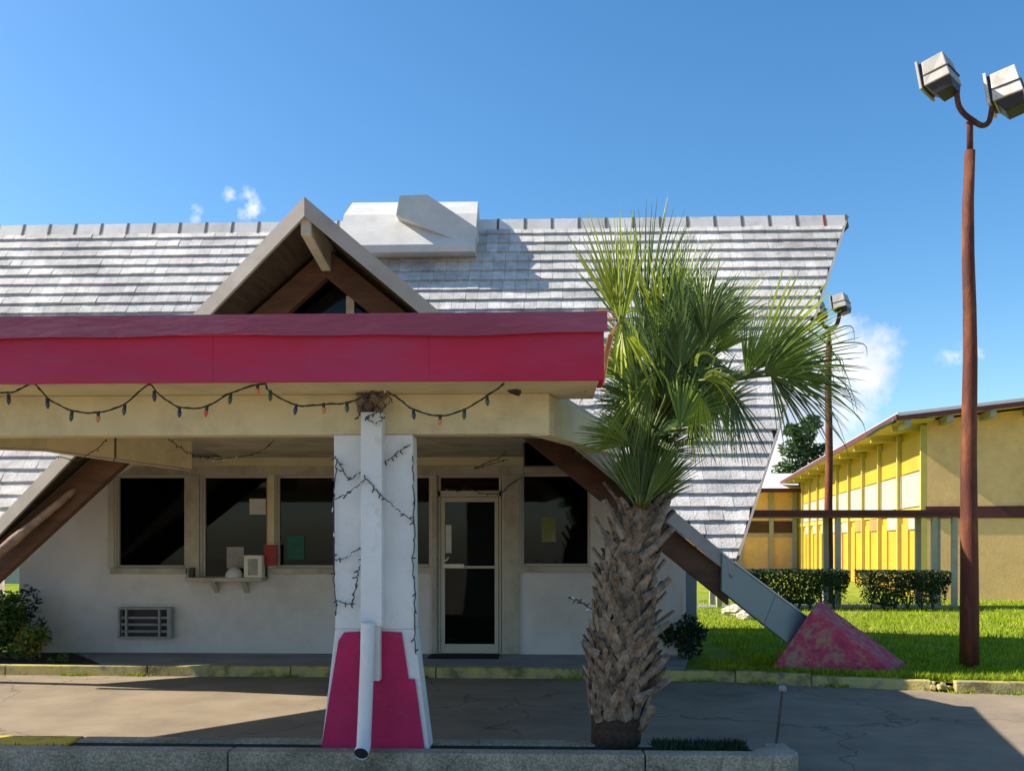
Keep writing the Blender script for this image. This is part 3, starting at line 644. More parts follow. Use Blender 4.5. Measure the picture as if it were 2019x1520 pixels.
# cowl: upright box with a long sloping tail to the right
cw = MB(); T = [at(790, 386, 13.3), at(842, 384, 13.3)]
pA = at(783, 428, 13.02); pB = at(838, 432, 13.02)
P1 = at(790, 388, 12.93); P2 = at(840, 386, 12.93); 
c0 = at(781, 424, 13.2); base_r = RP(930, 474, .16); back = at(842, 385, 13.5)
cA, cB = at(783, 425, 13.10), at(940, 460, 13.16)
def cwp(px, py):
    Ys = cA.y + (cB.y - cA.y) * (px - 783) / 157.0; return at(px, py, Ys)
F_ = [cwp(788, 386), cwp(842, 384), cwp(941, 450), cwp(938, 472), cwp(905, 477), cwp(781, 424)]
bk = [F_[0] + Vector((0, .9, .0)), F_[1] + Vector((0, .9, .0)), F_[2] + Vector((0, .5, .02)), F_[3] + Vector((0, .3, 0)), F_[4] + Vector((0, .3, 0)), F_[5] + Vector((0, .9, 0))]
cw.v = [tuple(q) for q in F_ + bk]; cw.f = [(0, 1, 2, 3, 4, 5), (6, 7, 8, 9, 10, 11)] + [(k_, (k_ + 1) % 6, 6 + (k_ + 1) % 6, 6 + k_) for k_ in range(6)]
cw.build('cowl', M['ductwhite'], duct)

# ================================================================== CANOPY
can = thing('entrance_canopy', (-3, 6.7, 0), 'long magenta fronted drive-through canopy on a white pier before the office', 'canopy')
YF = 6.2; YBm = 6.74
FL, FRx = -8.3, wx(1191, YF)
z_t, z_m, z_b = wz(600, 621, YF), wz(600, 664, YF), wz(600, 753, YF)
sx_ = [FL, wx(-150, YF), wx(420, YF), wx(846, YF), FRx]
for k_ in range(4):
    b = MB(); dz_ = random.uniform(-.0006, .0006); b.box(sx_[k_] + .0003, sx_[k_ + 1] - (.0003 if k_ < 3 else 0), YF + dz_, YF + .03 + dz_, z_b + dz_, z_m + .02); b.build('fascia_board', M['pink'], can, bevel=.003)
# upper flashing, slightly proud, with a wavy lower lip
b = MB(); n = 60; pr = []
for i in range(n + 1):
    x = FL + (FRx + .02 - FL) * i / n; wv = .008 * math.sin(x * 2.1) + .006 * math.sin(x * 5.3 + 1)
    pr.append((x, wv))
for i in range(n):
    (xa_, wa), (xb_, wb) = pr[i], pr[i + 1]
    A = [Vector((xa_, YF - .045, z_m + wa)), Vector((xa_, YF + .0, z_m + wa + .01)), Vector((xa_, YF + .0, z_t)), Vector((xa_, YF - .03, z_t))]
    B = [Vector((xb_, YF - .045, z_m + wb)), Vector((xb_, YF + .0, z_m + wb + .01)), Vector((xb_, YF + .0, z_t)), Vector((xb_, YF - .03, z_t))]
    k = len(b.v); b.v += [tuple(q) for q in A + B]
    for j in range(4): b.f.append((k + j, k + (j + 1) % 4, k + 4 + (j + 1) % 4, k + 4 + j))
    if i == 0: b.f.append((k, k + 1, k + 2, k + 3))
    if i == n - 1: b.f.append((k + 4, k + 5, k + 6, k + 7))
b.build('fascia_flashing', M['pinktop'], can)
# return end and parapet back
b = MB(); b.box(FRx - .03, FRx - .0005, YF + .031, YF + .33, z_b, z_t - .02); b.box(FL, FRx - .03, YF + .30, YF + .33, z_b + .02, z_t - .02); b.box(FL, FRx - .031, YF + .031, YF + .299, z_t - .05, z_t - .021)
b.build('parapet_return', M['pink'], can)
b = MB(); b.box(FL, FRx - .032, YF + .031, YBm + .3, z_b + .002, z_b + .03); b.build('eave_soffit', M['beam'], can)
# plan polygon of canopy body
RF = (wx(1082, YBm), YBm)
RA = (wx(1218, 9.55), 9.55)
zbb = wz(600, 857, YBm)
b = MB(); b.box(FL, RF[0], YBm, YBm + .16, zbb, z_b + .0015); b.build('front_beam', M['beam'], can, bevel=.008)
dx = Vector((RA[0] - RF[0], RA[1] - RF[1], 0)).normalized(); nn = Vector((-dx.y, dx.x, 0)) * .14
a = Vector((RF[0] + .002, RF[1], 0)); c = Vector((RA[0], RA[1], 0)) + dx * .2
zA, zB_ = wz(1082, 858, YBm), wz(1218, 896, 9.55)
b = MB(); b.hexa([Vector((a.x, a.y, zA)), Vector((c.x, c.y, zB_)), Vector((c.x, c.y, zB_)) + nn, Vector((a.x, a.y, zA)) + nn,
                  Vector((a.x, a.y, 2.78)), Vector((c.x, c.y, 2.85)), Vector((c.x, c.y, 2.85)) + nn, Vector((a.x, a.y, 2.80)) + nn])
b.build('side_beam', M['beam'], can, bevel=.006)
LB0 = Vector((-7.9, 6.5, 2.52)); ZC = 2.845
LP = [LB0, at(90, 886, 9.62), at(225, 905, 9.92), at(372, 925, 10.5)]
for k_ in range(3):
    p_, q_ = LP[k_], LP[k_ + 1]; dl = (q_ - p_).normalized(); nl = Vector((dl.y, -dl.x, 0)).normalized() * .09
    b = MB(); tp = lambda v_: Vector((v_.x, v_.y, 2.98))
    b.hexa([p_, p_ + nl, q_ + nl, q_, tp(p_), tp(p_) + nl, tp(q_) + nl, tp(q_)]); b.build('side_beam', M['beam'], can)
    b = MB(); pr_ = Vector((0, -.02, -.012)); b.tube([p_ + pr_ + nl * .5, q_ + pr_ + nl * .5], .018, 6); b.build('edge_moulding', M['trim'], can)
poly = [(-7.8, YBm + .161), (RF[0] - .1, YBm + .161), (RA[0] - .12, RA[1]), (RA[0] - .35, 10.2), (wx(1030, 10.7), 10.7), (wx(1030, YW), YW - .105), (LP[3].x - .3, YW - .105), (LP[3].x + .05, LP[3].y), (LP[2].x + .05, LP[2].y), (LP[1].x + .05, LP[1].y)]
b = MB(); b.prism([(x, y, ZC) for x, y in poly], (0, 0, .08)); b.build('ceiling', M['soffit'], can)
# pier
pier = thing('canopy_pier', (wx(737, 6.9), 6.9, .15), 'white square pier with magenta flared foot holding up the canopy', 'pier')
def pp(px, py, Y=6.72): return at(px, py, Y)
zt_ = zbb - .002
b = MB()
L0, L1, L2 = pp(657, 1000).x, pp(660, 1240).x, pp(633, 1481).x
R0, R1, R2 = pp(813, 1000).x, pp(819, 1330).x, pp(846, 1481).x
z1_, z2_ = pp(660, 1240).z, .15
def rg(x0, x1, y0, y1, z): return [(x0, y0, z), (x1, y0, z), (x1, y1, z), (x0, y1, z)]
for A, B in ((rg(L1 + .0, R1 - .01, 6.735, 6.96, z1_), rg(L0, R0, 6.735, 6.96, zt_)), (rg(L2, R2, 6.72, 6.97, z2_), rg(L1, R1 - .01, 6.735, 6.96, z1_))):
    b.hexa(A + B)
b.build('shaft', M['pier'], pier, bevel=.008)
xa_, xb_ = pp(655, 1).x, pp(709, 1).x
def patch(pts, name='painted_foot'):
    b = MB(); b.prism([pp(x, y, 6.728 if y < 1260 else (6.716 if y > 1400 else 6.72)) - Vector((0, .012, 0)) for x, y in pts], (0, .018, 0)); return b.build(name, M['pinkpier'], pier)
patch([(679, 1246), (668, 1262), (633, 1480), (720, 1480), (720, 1244)])
patch([(720, 1480), (838, 1480), (818, 1338), (806, 1338), (792, 1246), (752, 1244), (744, 1340), (728, 1340)])
# downspout chase on the pier front, round pipe below
b = MB(); x0, x1 = pp(711, 1, 6.6).x, pp(753, 1, 6.6).x; zc0 = pp(711, 1235, 6.6).z
b.box(x0, x1, 6.60, 6.734, zc0, wz(730, 812, 6.6)); b.box(pp(727, 1, 6.62).x, pp(748, 1, 6.62).x, 6.62, 6.71, pp(711, 1342, 6.62).z, zc0)
b.build('downspout_chase', M['pier'], pier, bevel=.006)
b = MB(); pb = [pp(726, 1228, 6.58), pp(724, 1300, 6.56), pp(720, 1400, 6.53), pp(717, 1470, 6.48), pp(712, 1486, 6.40)]
b.tube(pb, [.053, .051, .051, .051, .053], 14, cap=False); dsp = b.build('downspout', M['pier'], pier, smooth=True)
b = MB(); v0 = pb[-1]; vd = (pb[-1] - pb[-2]).normalized(); b.tube([v0 - vd * .012, v0 - vd * .01], [.048, .048], 14); b.build('pipe_mouth', M['darkmetal'], dsp)
b = MB()   # crumbling capital
for i in range(34):
    p = pp(random.uniform(707, 762), random.uniform(768, 822), 6.66 + random.uniform(-.03, .05)); s_ = random.uniform(.02, .055)
    b.mbox(Matrix.Translation(p) @ Matrix.Rotation(random.uniform(0, 6), 4, (random.random(), random.random(), 1)), s_ * 1.3, s_, s_ * .8)
b.build('broken_capital', M['palebrown'], pier, bevel=.006)

# small spotlight under the fascia
p = at(997, 760, YBm - .08); e_ = thing('spotlight', p, 'small dark spotlight fixed under the fascia near the palm', 'spotlight')
b = MB(); b.tube([p + Vector((-.02, 0, .03)), p + Vector((-.02, 0, -.0))], [.05, .06], 12); b.build('base', M['darkmetal'], e_)
b = MB(); b.tube([p + Vector((.0, -.02, -.01)), p + Vector((.05, -.05, -.035)), p + Vector((.10, -.07, -.045))], [.02, .035, .045], 12); b.build('head', M['darkmetal'], e_, smooth=True)

# ================================================================== STRING LIGHTS
def smooth_pts(P, n=5):
    out = []
    for i in range(len(P) - 1):
        p0, p1, p2, p3 = P[max(i - 1, 0)], P[i], P[i + 1], P[min(i + 2, len(P) - 1)]
        for k in range(n):
            t = k / n; out.append(.5 * ((2 * p1) + (p2 - p0) * t + (2 * p0 - 5 * p1 + 4 * p2 - p3) * t * t + (3 * p1 - p0 - 3 * p2 + p3) * t ** 3))
    out.append(P[-1]); return out
def light_string(name, pts, Y, bulbs, label, r=.0055, wm='wire', group=None, blen=.07, brad=.015):
    P = [at(x, y, Y) for x, y in pts]
    e = thing(name, P[0], label, 'string lights', group)
    w_ = MB(); sp = smooth_pts(P); w_.tube(sp, r, 6); sp2 = [p + Vector((.004 * math.sin(i * 2.1), -.004, .006 * math.cos(i * 1.7))) for i, p in enumerate(sp)]; w_.tube(sp2, r * .8, 5)
    w_.build('wire', M[wm], e, smooth=True)
    for (x, y, m_) in bulbs:
        p = at(x, y, Y - .012); tilt = random.uniform(-.25, .25); L = Vector((tilt * .6, -.1, -1)).normalized()
        s_ = MB(); s_.tube([p - L * .008, p + L * blen * .32], [brad * .75, brad * .8], 8); so_ = s_.build('socket', M['wire'], e)
        b_ = MB(); b_.tube([p + L * blen * t for t in (.3, .42, .6, .8, .94, 1.0)], [brad * k for k in (.7, 1.0, 1.0, .72, .35, .05)], 10); b_.build('bulb', M[m_], so_, smooth=True)
G, O, RD, B_ = 'bulb_green', 'bulb_orange', 'bulb_red', 'bulb_blue'
light_string('string_lights', [(-40, 772), (0, 774), (30, 772), (66, 757), (98, 788), (145, 810), (195, 813), (245, 797), (292, 759), (312, 776), (352, 802), (405, 802), (455, 775), (518, 757), (532, 772), (585, 799), (640, 797), (690, 793), (728, 774)], YF + .05,
    [(17, 779, B_), (93, 787, B_), (142, 812, G), (194, 814, O), (246, 800, G), (304, 773, B_), (354, 804, B_), (408, 803, RD), (455, 778, G), (508, 760, O), (533, 772, G), (584, 799, B_), (638, 797, O), (684, 794, G)],
    'multicoloured bulb string drooping along the cream beam left of the pier', group='bulb strings under the canopy fascia')
light_string('string_lights', [(764, 773), (785, 785), (815, 807), (868, 820), (916, 807), (958, 782), (994, 757)], YF + .05,
    [(815, 808, B_), (868, 820, O), (916, 808, G), (960, 781, G)], 'short multicoloured bulb string right of the pier under the fascia', group='bulb strings under the canopy fascia')
def mini(name, pts, Y, label, seed=0, r=.0028, drops=True, wm='wirelight'):
    random.seed(seed); P = smooth_pts([at(x, y, Y) for x, y in pts], 6)
    P = [p + Vector((random.gauss(0, .004), random.gauss(0, .003), random.gauss(0, .004))) for p in P]
    e = thing(name, P[0], label, 'string lights'); w_ = MB(); w_.tube(P, r, 5); w_.tube([p + Vector((.005, -.004, .004 * (-1) ** i)) for i, p in enumerate(P)], r * .7, 5); w_.build('wire', M[wm], e, smooth=True)
    k = 0
    for i in range(2, len(P) - 1, 3):
        L = Vector((random.gauss(0, .6), -.2, random.gauss(-.5, .6))).normalized(); b_ = MB(); b_.tube([P[i], P[i] + L * .022, P[i] + L * .034], [.0045, .006, .003], 6); b_.build('bulb', M['wirelight'] if random.random() < .75 else M['bulb_clear'], e); k += 1
YP = 6.59
mini('mini_lights', [(808, 876), (785, 890), (768, 905), (740, 915), (712, 930), (690, 945), (675, 925), (660, 898)], YP + .12, 'dark mini light wire crossing the upper pier from its right edge', 3)
mini('mini_lights', [(658, 985), (684, 972), (706, 958), (722, 944), (742, 968), (765, 987), (782, 1005), (800, 1018), (817, 1028)], YP, 'dark mini light wire sagging across the middle of the pier', 4)
mini('mini_lights', [(662, 1103), (686, 1097), (706, 1080), (719, 1088), (712, 1108), (706, 1130), (702, 1155), (694, 1184), (690, 1190), (662, 1182)], YP + .11, 'loop of mini light wire low on the left face of the pier', 5)
mini('mini_lights', [(664, 905), (659, 960), (657, 1010), (659, 1060), (657, 1110), (660, 1170), (663, 1210)], 6.71, 'mini light wire hanging down the left edge of the pier', 6)
mini('mini_lights', [(812, 900), (815, 960), (816, 1040), (814, 1110), (818, 1180), (817, 1240), (820, 1290)], 6.71, 'mini light wire hanging down the right edge of the pier', 8)
mini('mini_lights', [(702, 828), (716, 800), (726, 775), (752, 768), (768, 790), (745, 812), (722, 822), (740, 835), (760, 822)], 6.58, 'tangle of mini lights round the crumbling pier top', 9)
mini('mini_lights', [(332, 866), (352, 880), (372, 893), (400, 901), (430, 906), (470, 901), (505, 893), (528, 880), (540, 867)], 9.6, 'mini light wire swagged under the canopy ceiling left of the pier', 11, .005)
mini('mini_lights', [(210, 866), (196, 880), (178, 893), (150, 906), (110, 900)], 9.6, 'short mini light wire at the left end of the canopy ceiling', 12, .005)
mini('mini_lights', [(942, 884), (975, 885), (1004, 872), (988, 900), (960, 912), (935, 925), (1000, 905)], 11.6, 'tangled mini lights on the canopy ceiling above the glass door', 13, .005)
mini('mini_lights', [(872, 962), (905, 968), (920, 962), (950, 972), (985, 972), (1005, 955), (1028, 942)], YW - .07, 'mini light wire drooping over the door head', 14, .005)
mini('mini_lights', [(1120, 1178), (1136, 1182), (1150, 1190), (1165, 1200)], 6.85, 'stray twist of mini lights sticking out of the palm trunk', 15, .006)
random.seed(21)

# ================================================================== NEAR ISLAND
YI = 6.55
xi1 = wx(1568, YI)
b = MB(); segs = [(-9, -4.6), (-4.59, -2.3), (-2.29, .72), (.73, xi1 - .16)]
for s0, s1 in segs: b.box(s0, s1, YI, YI + .16, -.02, .168)
b.tube([(xi1 - .10, YI + .16, 0), (xi1 - .1, YI + .16, .158), (xi1 - .1, YI + .16, .172)], [.16, .16, .145], 16)
b.box(xi1 - .12, xi1 + .045, YI + .22, YI + .45, -.02, .162)
struct(b.build('island_curb', M['concrete'], bevel=.02), 'mottled grey concrete curb along the near edge of the planted island', 'curb')
yb0 = gr(60, 1462, .15).y
b = MB()
b.box(wx(168, 7.1), xi1 - .5, 6.95, 7.12, -.02, .15)
struct(b.build('island_curb', M['concrete'], bevel=.015), 'low shaded curb on the drive side of the planted island', 'curb')
b = MB(); b.box(-9, wx(168, 7.1) - .01, 6.80, 7.12, -.02, .152)
struct(b.build('island_curb', M['curb_yellow'], bevel=.015), 'bright yellow painted curb on the drive side at far left', 'curb')
b = MB(); b.prism([(-9, YI + .161, 0), (xi1 - .2, YI + .161, 0), (xi1 - .25, 6.949, 0), (-9, 6.949, 0)], (0, 0, .135))
struct(b.build('island_bed', M['soil']), 'dark soil inside the planted island', 'planting bed')
gb = MB()
for i in range(2600):
    x = random.uniform(wx(1290, 6.85), xi1 - .28); blade(x, random.uniform(6.73, 7.0), .13, random.uniform(.03, .085))
for i in range(500):
    x = random.uniform(-4.5, 1.0); blade(x, random.uniform(6.72, 6.79), .13, random.uniform(.02, .05))
tag(gb.build('grass', M['hedge'], fix=False), 'sparse dark grass growing in the planted island', 'grass', kind='stuff')
# guide stake with pale cap
p = Vector((wx(1530, 7.05), 7.05, .13)); e_ = thing('marker_stake', p, 'thin weathered stake with a pale cap at the right end of the island', 'stake')
t = at(1543, 1358, 7.05); b = MB(); b.tube([p, p.lerp(t, .5), t], [.011, .010, .009], 8); b.build('stake', M['branch'], e_)
b = MB(); b.tube([t - Vector((0, 0, .012)), t + Vector((0, 0, .018)), t + Vector((0, 0, .03))], [.032, .03, .015], 12); b.build('cap', M['walk'], e_, smooth=True)

# ================================================================== CONCRETE FOOT OF THE A-FRAME
blk = [at(1512, 1303, 10.86), at(1798, 1318, 10.72), at(1640, 1190, 10.8), at(1600, 1186, 10.86)]
b = MB(); dpt = Vector((.05, .62, 0))
F3 = [at(1512, 1306, 11.18), at(1776, 1326, 11.14), at(1602, 1199, 11.20)]
B3 = [at(1530, 1300, 12.1), at(1803, 1320, 11.85), at(1616, 1183, 11.85)]
for q in F3[:2] + B3[:2]: q.z = .05
b.v = [tuple(q) for q in F3 + B3]; b.f = [(0, 1, 2), (3, 5, 4), (0, 3, 4, 1), (1, 4, 5, 2), (2, 5, 3, 0)]
o = b.build('concrete_footing', M['pinkblock'], bevel=.02); tag(o, 'peeling pink wedge of concrete footing the grey roof leg on the lawn', 'footing')

# ================================================================== PALM
random.seed(33)
PY = 7.05
pb_ = Vector((wx(1215, PY), PY, .12))
def ax(t):   # trunk axis 0..1
    c = [(1213, 1478), (1217, 1400), (1225, 1300), (1229, 1220), (1236, 1130), (1250, 1060), (1262, 1000), (1272, 940), (1282, 860), (1292, 780)]
    f_ = t * (len(c) - 1); i = min(int(f_), len(c) - 2); u = f_ - i
    return at(c[i][0] + (c[i + 1][0] - c[i][0]) * u, c[i][1] + (c[i + 1][1] - c[i][1]) * u, PY)
palm = thing('palm_tree', pb_, 'cabbage palm with criss-cross booted trunk growing in the island by the canopy', 'palm tree')
tr_pts = [ax(i / 18) for i in range(19)]
tr_r = []
for i in range(19):
    t = i / 18; r_ = .19 if t < .12 else (.19 + (t - .12) / .15 * .012 if t < .27 else .202 - (t - .27) * .245)
    tr_r.append(max(r_, .06) * random.uniform(.97, 1.03))
b = MB(); b.tube(tr_pts, tr_r, 20); trunk = b.build('trunk', M['fibre'], palm, smooth=True)
bt = MB()
def strap(P, W, nrm_, th=.018):
    """flat strap through points P with half-widths W, facing nrm_"""
    k = len(bt.v)
    for i, p in enumerate(P):
        t = (P[min(i + 1, len(P) - 1)] - P[max(i - 1, 0)]).normalized(); s_ = t.cross(nrm_[i]).normalized()
        for a_, b__ in ((-1, 0), (0, 1), (1, 0), (0, -.6)): bt.v.append(tuple(p + s_ * W[i] * a_ + nrm_[i] * th * b__))
    for i in range(len(P) - 1):
        for j in range(4): bt.f.append((k + i * 4 + j, k + i * 4 + (j + 1) % 4, k + (i + 1) * 4 + (j + 1) % 4, k + (i + 1) * 4 + j))
    bt.f.append((k, k + 1, k + 2, k + 3)); e = k + (len(P) - 1) * 4; bt.f.append((e, e + 1, e + 2, e + 3))
def trad(t):
    f_ = t * 18; i = min(int(f_), 17); return tr_r[i] + (tr_r[i + 1] - tr_r[i]) * (f_ - i)
NB = 240
for i in range(NB):
    u = i / NB; t = .15 + u * .54
    ang = i * 2.39996 + random.gauss(0, .08); rise = .085
    def sp(da, dt, dr):
        tt = min(max(t + dt, 0), 1); c = ax(tt); a_ = ang + da; r_ = trad(tt) + dr; d_ = Vector((math.cos(a_), math.sin(a_), 0)); return c + d_ * r_, d_
    out_ = random.uniform(.025, .07) * (1.5 if random.random() < .12 else 1); hl = random.uniform(.05, .08)
    for sgn in (-1, 1):
        sp_ = random.uniform(.36, .52)
        pts = [sp(sgn * sp_, -hl * .95, -.005), sp(sgn * sp_ * .6, -hl * .45, .018), sp(sgn * sp_ * .15, .0, .03 + out_ * .35), sp(-sgn * .05, hl * .35, .03 + out_)]
        if random.random() < .25: pts = pts[:3]
        P = [q[0] for q in pts]; N = [(q[1] + Vector((0, 0, .25))).normalized() for q in pts]; W = [.040, .036, .030, random.uniform(.012, .026)][:len(P)]
        strap(P, [w_ * random.uniform(.8, 1.15) for w_ in W], N)
    if random.random() < .14:
        ln = random.choice((.08, .12, .17)) * random.uniform(.7, 1.2)
        p0_, d_ = sp(0, hl * .2, .04); q_ = p0_ + d_ * ln * .75 + Vector((0, 0, ln * random.uniform(.5, 1.0)))
        strap([p0_, p0_.lerp(q_, .55), q_], [.03, .026, random.uniform(.015, .03)], [(d_ + Vector((0, 0, -.5))).normalized()] * 3)
boots = bt.build('leaf_bases', M['boot'], trunk)
# long boots on the right, as in the photo
for (x0, y0, x1, y1) in ((1262, 1100, 1328, 1040), (1262, 1260, 1318, 1228), (1258, 1345, 1318, 1290), (1250, 1380, 1322, 1336), (1268, 1180, 1322, 1140), (1210, 1080, 1170, 1020), (1180, 1290, 1148, 1262), (1288, 1390, 1262, 1440), (1232, 1060, 1190, 985), (1290, 1050, 1318, 985)):
    bt = MB(); p, q_ = at(x0, y0, PY - .22), at(x1, y1, PY - .12); m__ = p.lerp(q_, .5) + Vector((0, -.02, -.015)); N = [Vector((0, -1, .1)).normalized()] * 3
    strap([p, m__, q_], [.035, .026, .024], N, .02); bt.build('leaf_base', M['boot'], trunk)

def frond(hub, dirn, L, spread, m_, base=None, nseg=30, droop=.35, face=None, ppx=None, frac=.36, ragged=.12):
    u = dirn.normalized(); fc = face or Vector((random.gauss(0, .35), -1, random.gauss(.1, .35)))
    v = u.cross(fc).normalized(); n_ = v.cross(u).normalized()
    e_ = MB(); half = spread / 2; dth = spread / nseg
    for k in range(nseg):
        a_ = -half + (k + .5) * dth + random.gauss(0, dth * .18)
        d_ = u * math.cos(a_) + v * math.sin(a_) - n_ * .18 * abs(a_) + n_ * random.gauss(0, .05)
        ll = L * (1 - .22 * (a_ / max(half, .1)) ** 2) * random.uniform(1 - ragged, 1 + ragged * .6)
        w0 = ll * frac * dth * .62; dr = droop * random.uniform(.5, 1.5); side = u.cross(n_)
        wv = (-u * math.sin(a_) + v * math.cos(a_)).normalized()
        T = (0, .18, frac, .55, .72, .87, 1.0); k0 = len(e_.v)
        tw = random.gauss(0, .5)
        for t in T:
            p = hub + d_ * ll * t + Vector((0, 0, -1)) * ll * dr * max(0, t - .25) ** 2.1 * 1.2
            w_ = w0 * (t / frac if t < frac else (1 - ((t - frac) / (1 - frac)) ** 1.4)) + .0012
            wq = wv if t <= frac else (wv * math.cos(tw * (t - frac)) + n_ * math.sin(tw * (t - frac)))
            e_.v += [tuple(p - wq * w_), tuple(p + n_ * w_ * .7), tuple(p + wq * w_)]
        for i in range(len(T) - 1):
            for j in (0, 1): e_.f.append((k0 + i * 3 + j, k0 + i * 3 + j + 1, k0 + i * 3 + j + 4, k0 + i * 3 + j + 3))
    o = e_.build('frond', m_, palm, fix=False)
    if base is not None:
        c_ = base.lerp(hub, .5) + Vector((0, 0, .05)) * (hub - base).length
        pt = MB(); pt.tube(smooth_pts([base, c_, hub, hub + u * L * .12], 4), [.015] * 5 + [.011] * 4 + [.008] * 3 + [.003], 6); pt.build('petiole', M['petiole'], o, smooth=True)
    return o
def fr(hx, hy, tx, ty, spread, m_, dy=0., ty_=0., base=(1285, 850), **k):
    hub = at(hx, hy, PY + dy); tip = at(tx, ty, PY + dy + ty_); bs = at(base[0], base[1], PY)
    d_ = tip - hub; return frond(hub, d_, d_.length, R(spread), M[m_], base=bs, **k)
Y_, Gn, D_ = 'leafy', 'leafg', 'leafd'
# upright left bright fan and neighbours
fr(1228, 640, 1200, 405, 58, Y_, -.25, .0, nseg=26, droop=.04)
fr(1224, 645, 1215, 440, 34, Y_, -.30, .05, nseg=16, droop=.03)
fr(1232, 650, 1165, 470, 40, Gn, -.1, .1, nseg=14, droop=.1)
fr(1270, 650, 1285, 385, 52, D_, .1, .1, nseg=28, droop=.05)
fr(1305, 660, 1310, 470, 60, Y_, .0, -.1, nseg=26, droop=.06)
fr(1330, 640, 1370, 440, 55, Y_, .1, .0, nseg=28, droop=.1)
fr(1350, 680, 1385, 500, 50, Gn, -.2, -.1, nseg=26, droop=.1)
fr(1385, 690, 1500, 520, 46, Y_, .1, .0, nseg=24, droop=.15)
fr(1410, 700, 1490, 580, 60, Gn, -.05, -.2, nseg=26, droop=.25)
fr(1300, 720, 1290, 560, 70, D_, -.3, -.1, nseg=30, droop=.1)
fr(1340, 730, 1350, 560, 80, D_, -.35, -.1, nseg=30, droop=.12)
fr(1255, 700, 1235, 560, 80, D_, .2, .2, nseg=30, droop=.1)
# big right-hand fan
fr(1505, 735, 1700, 660, 95, Gn, -.05, .0, base=(1300, 800), nseg=36, droop=.12)
fr(1490, 730, 1645, 545, 60, Y_, .0, .1, base=(1300, 800), nseg=26, droop=.1)
fr(1530, 730, 1705, 760, 85, D_, .1, .2, base=(1300, 800), nseg=30, droop=.32)
fr(1520, 740, 1600, 860, 60, D_, .0, .1, base=(1300, 800), nseg=20, droop=.25)
fr(1470, 740, 1530, 600, 60, Gn, -.15, -.1, base=(1300, 800), nseg=24, droop=.12)
# hanging fans right of centre
fr(1440, 770, 1490, 900, 66, D_, -.05, -.1, base=(1300, 780), nseg=22, droop=.2)
fr(1400, 770, 1440, 890, 50, Gn, -.2, -.1, base=(1300, 780), nseg=18, droop=.3)
fr(1380, 770, 1385, 870, 50, Y_, -.35, -.05, base=(1300, 760), nseg=16, droop=.4)
fr(1385, 750, 1450, 720, 70, Y_, -.4, -.15, base=(1300, 760), nseg=16, droop=1.0)
fr(1360, 820, 1400, 900, 60, Gn, -.1, -.1, base=(1290, 880), nseg=18, droop=.3)
# hanging fans left of centre
fr(1290, 735, 1215, 850, 56, Gn, -.4, -.1, base=(1290, 780), nseg=18, droop=.4)
fr(1270, 740, 1180, 800, 60, D_, -.1, -.1, base=(1290, 780), nseg=20, droop=.4)
fr(1228, 650, 1265, 760, 70, Y_, -.35, -.1, nseg=7, droop=.5)
fr(1265, 850, 1180, 790, 60, D_, .0, .2, base=(1282, 900), nseg=22, droop=.15)
fr(1250, 880, 1195, 850, 60, D_, -.15, -.1, base=(1275, 930), nseg=18, droop=.3)
# core
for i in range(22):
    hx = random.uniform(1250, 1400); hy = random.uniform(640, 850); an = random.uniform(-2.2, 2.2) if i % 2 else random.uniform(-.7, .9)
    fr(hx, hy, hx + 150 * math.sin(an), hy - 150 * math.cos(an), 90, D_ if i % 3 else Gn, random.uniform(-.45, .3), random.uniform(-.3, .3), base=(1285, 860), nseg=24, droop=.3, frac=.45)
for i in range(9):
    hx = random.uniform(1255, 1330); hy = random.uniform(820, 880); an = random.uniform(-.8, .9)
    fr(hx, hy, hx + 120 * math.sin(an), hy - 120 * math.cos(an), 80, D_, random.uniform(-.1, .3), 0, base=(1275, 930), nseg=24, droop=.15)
# low upright spikes above the trunk
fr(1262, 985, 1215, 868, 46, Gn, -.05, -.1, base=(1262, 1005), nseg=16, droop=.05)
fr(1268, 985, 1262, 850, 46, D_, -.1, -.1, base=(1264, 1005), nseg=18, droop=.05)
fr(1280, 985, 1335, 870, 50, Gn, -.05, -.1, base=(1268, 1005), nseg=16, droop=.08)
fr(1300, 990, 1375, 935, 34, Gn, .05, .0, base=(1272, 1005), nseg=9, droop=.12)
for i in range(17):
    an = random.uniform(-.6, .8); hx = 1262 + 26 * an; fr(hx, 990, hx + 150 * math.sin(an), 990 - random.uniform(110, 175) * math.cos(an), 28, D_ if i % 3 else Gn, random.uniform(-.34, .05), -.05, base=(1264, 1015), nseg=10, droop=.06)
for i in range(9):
    an = random.uniform(-1.35, 1.35); hx = 1268 + 22 * an; hy = random.uniform(850, 905); fr(hx, hy, hx + 115 * math.sin(an), hy - 115 * math.cos(an), 70, D_ if i % 3 else Gn, random.uniform(-.36, -.05), -.05, base=(1268, 960), nseg=20, droop=.2)
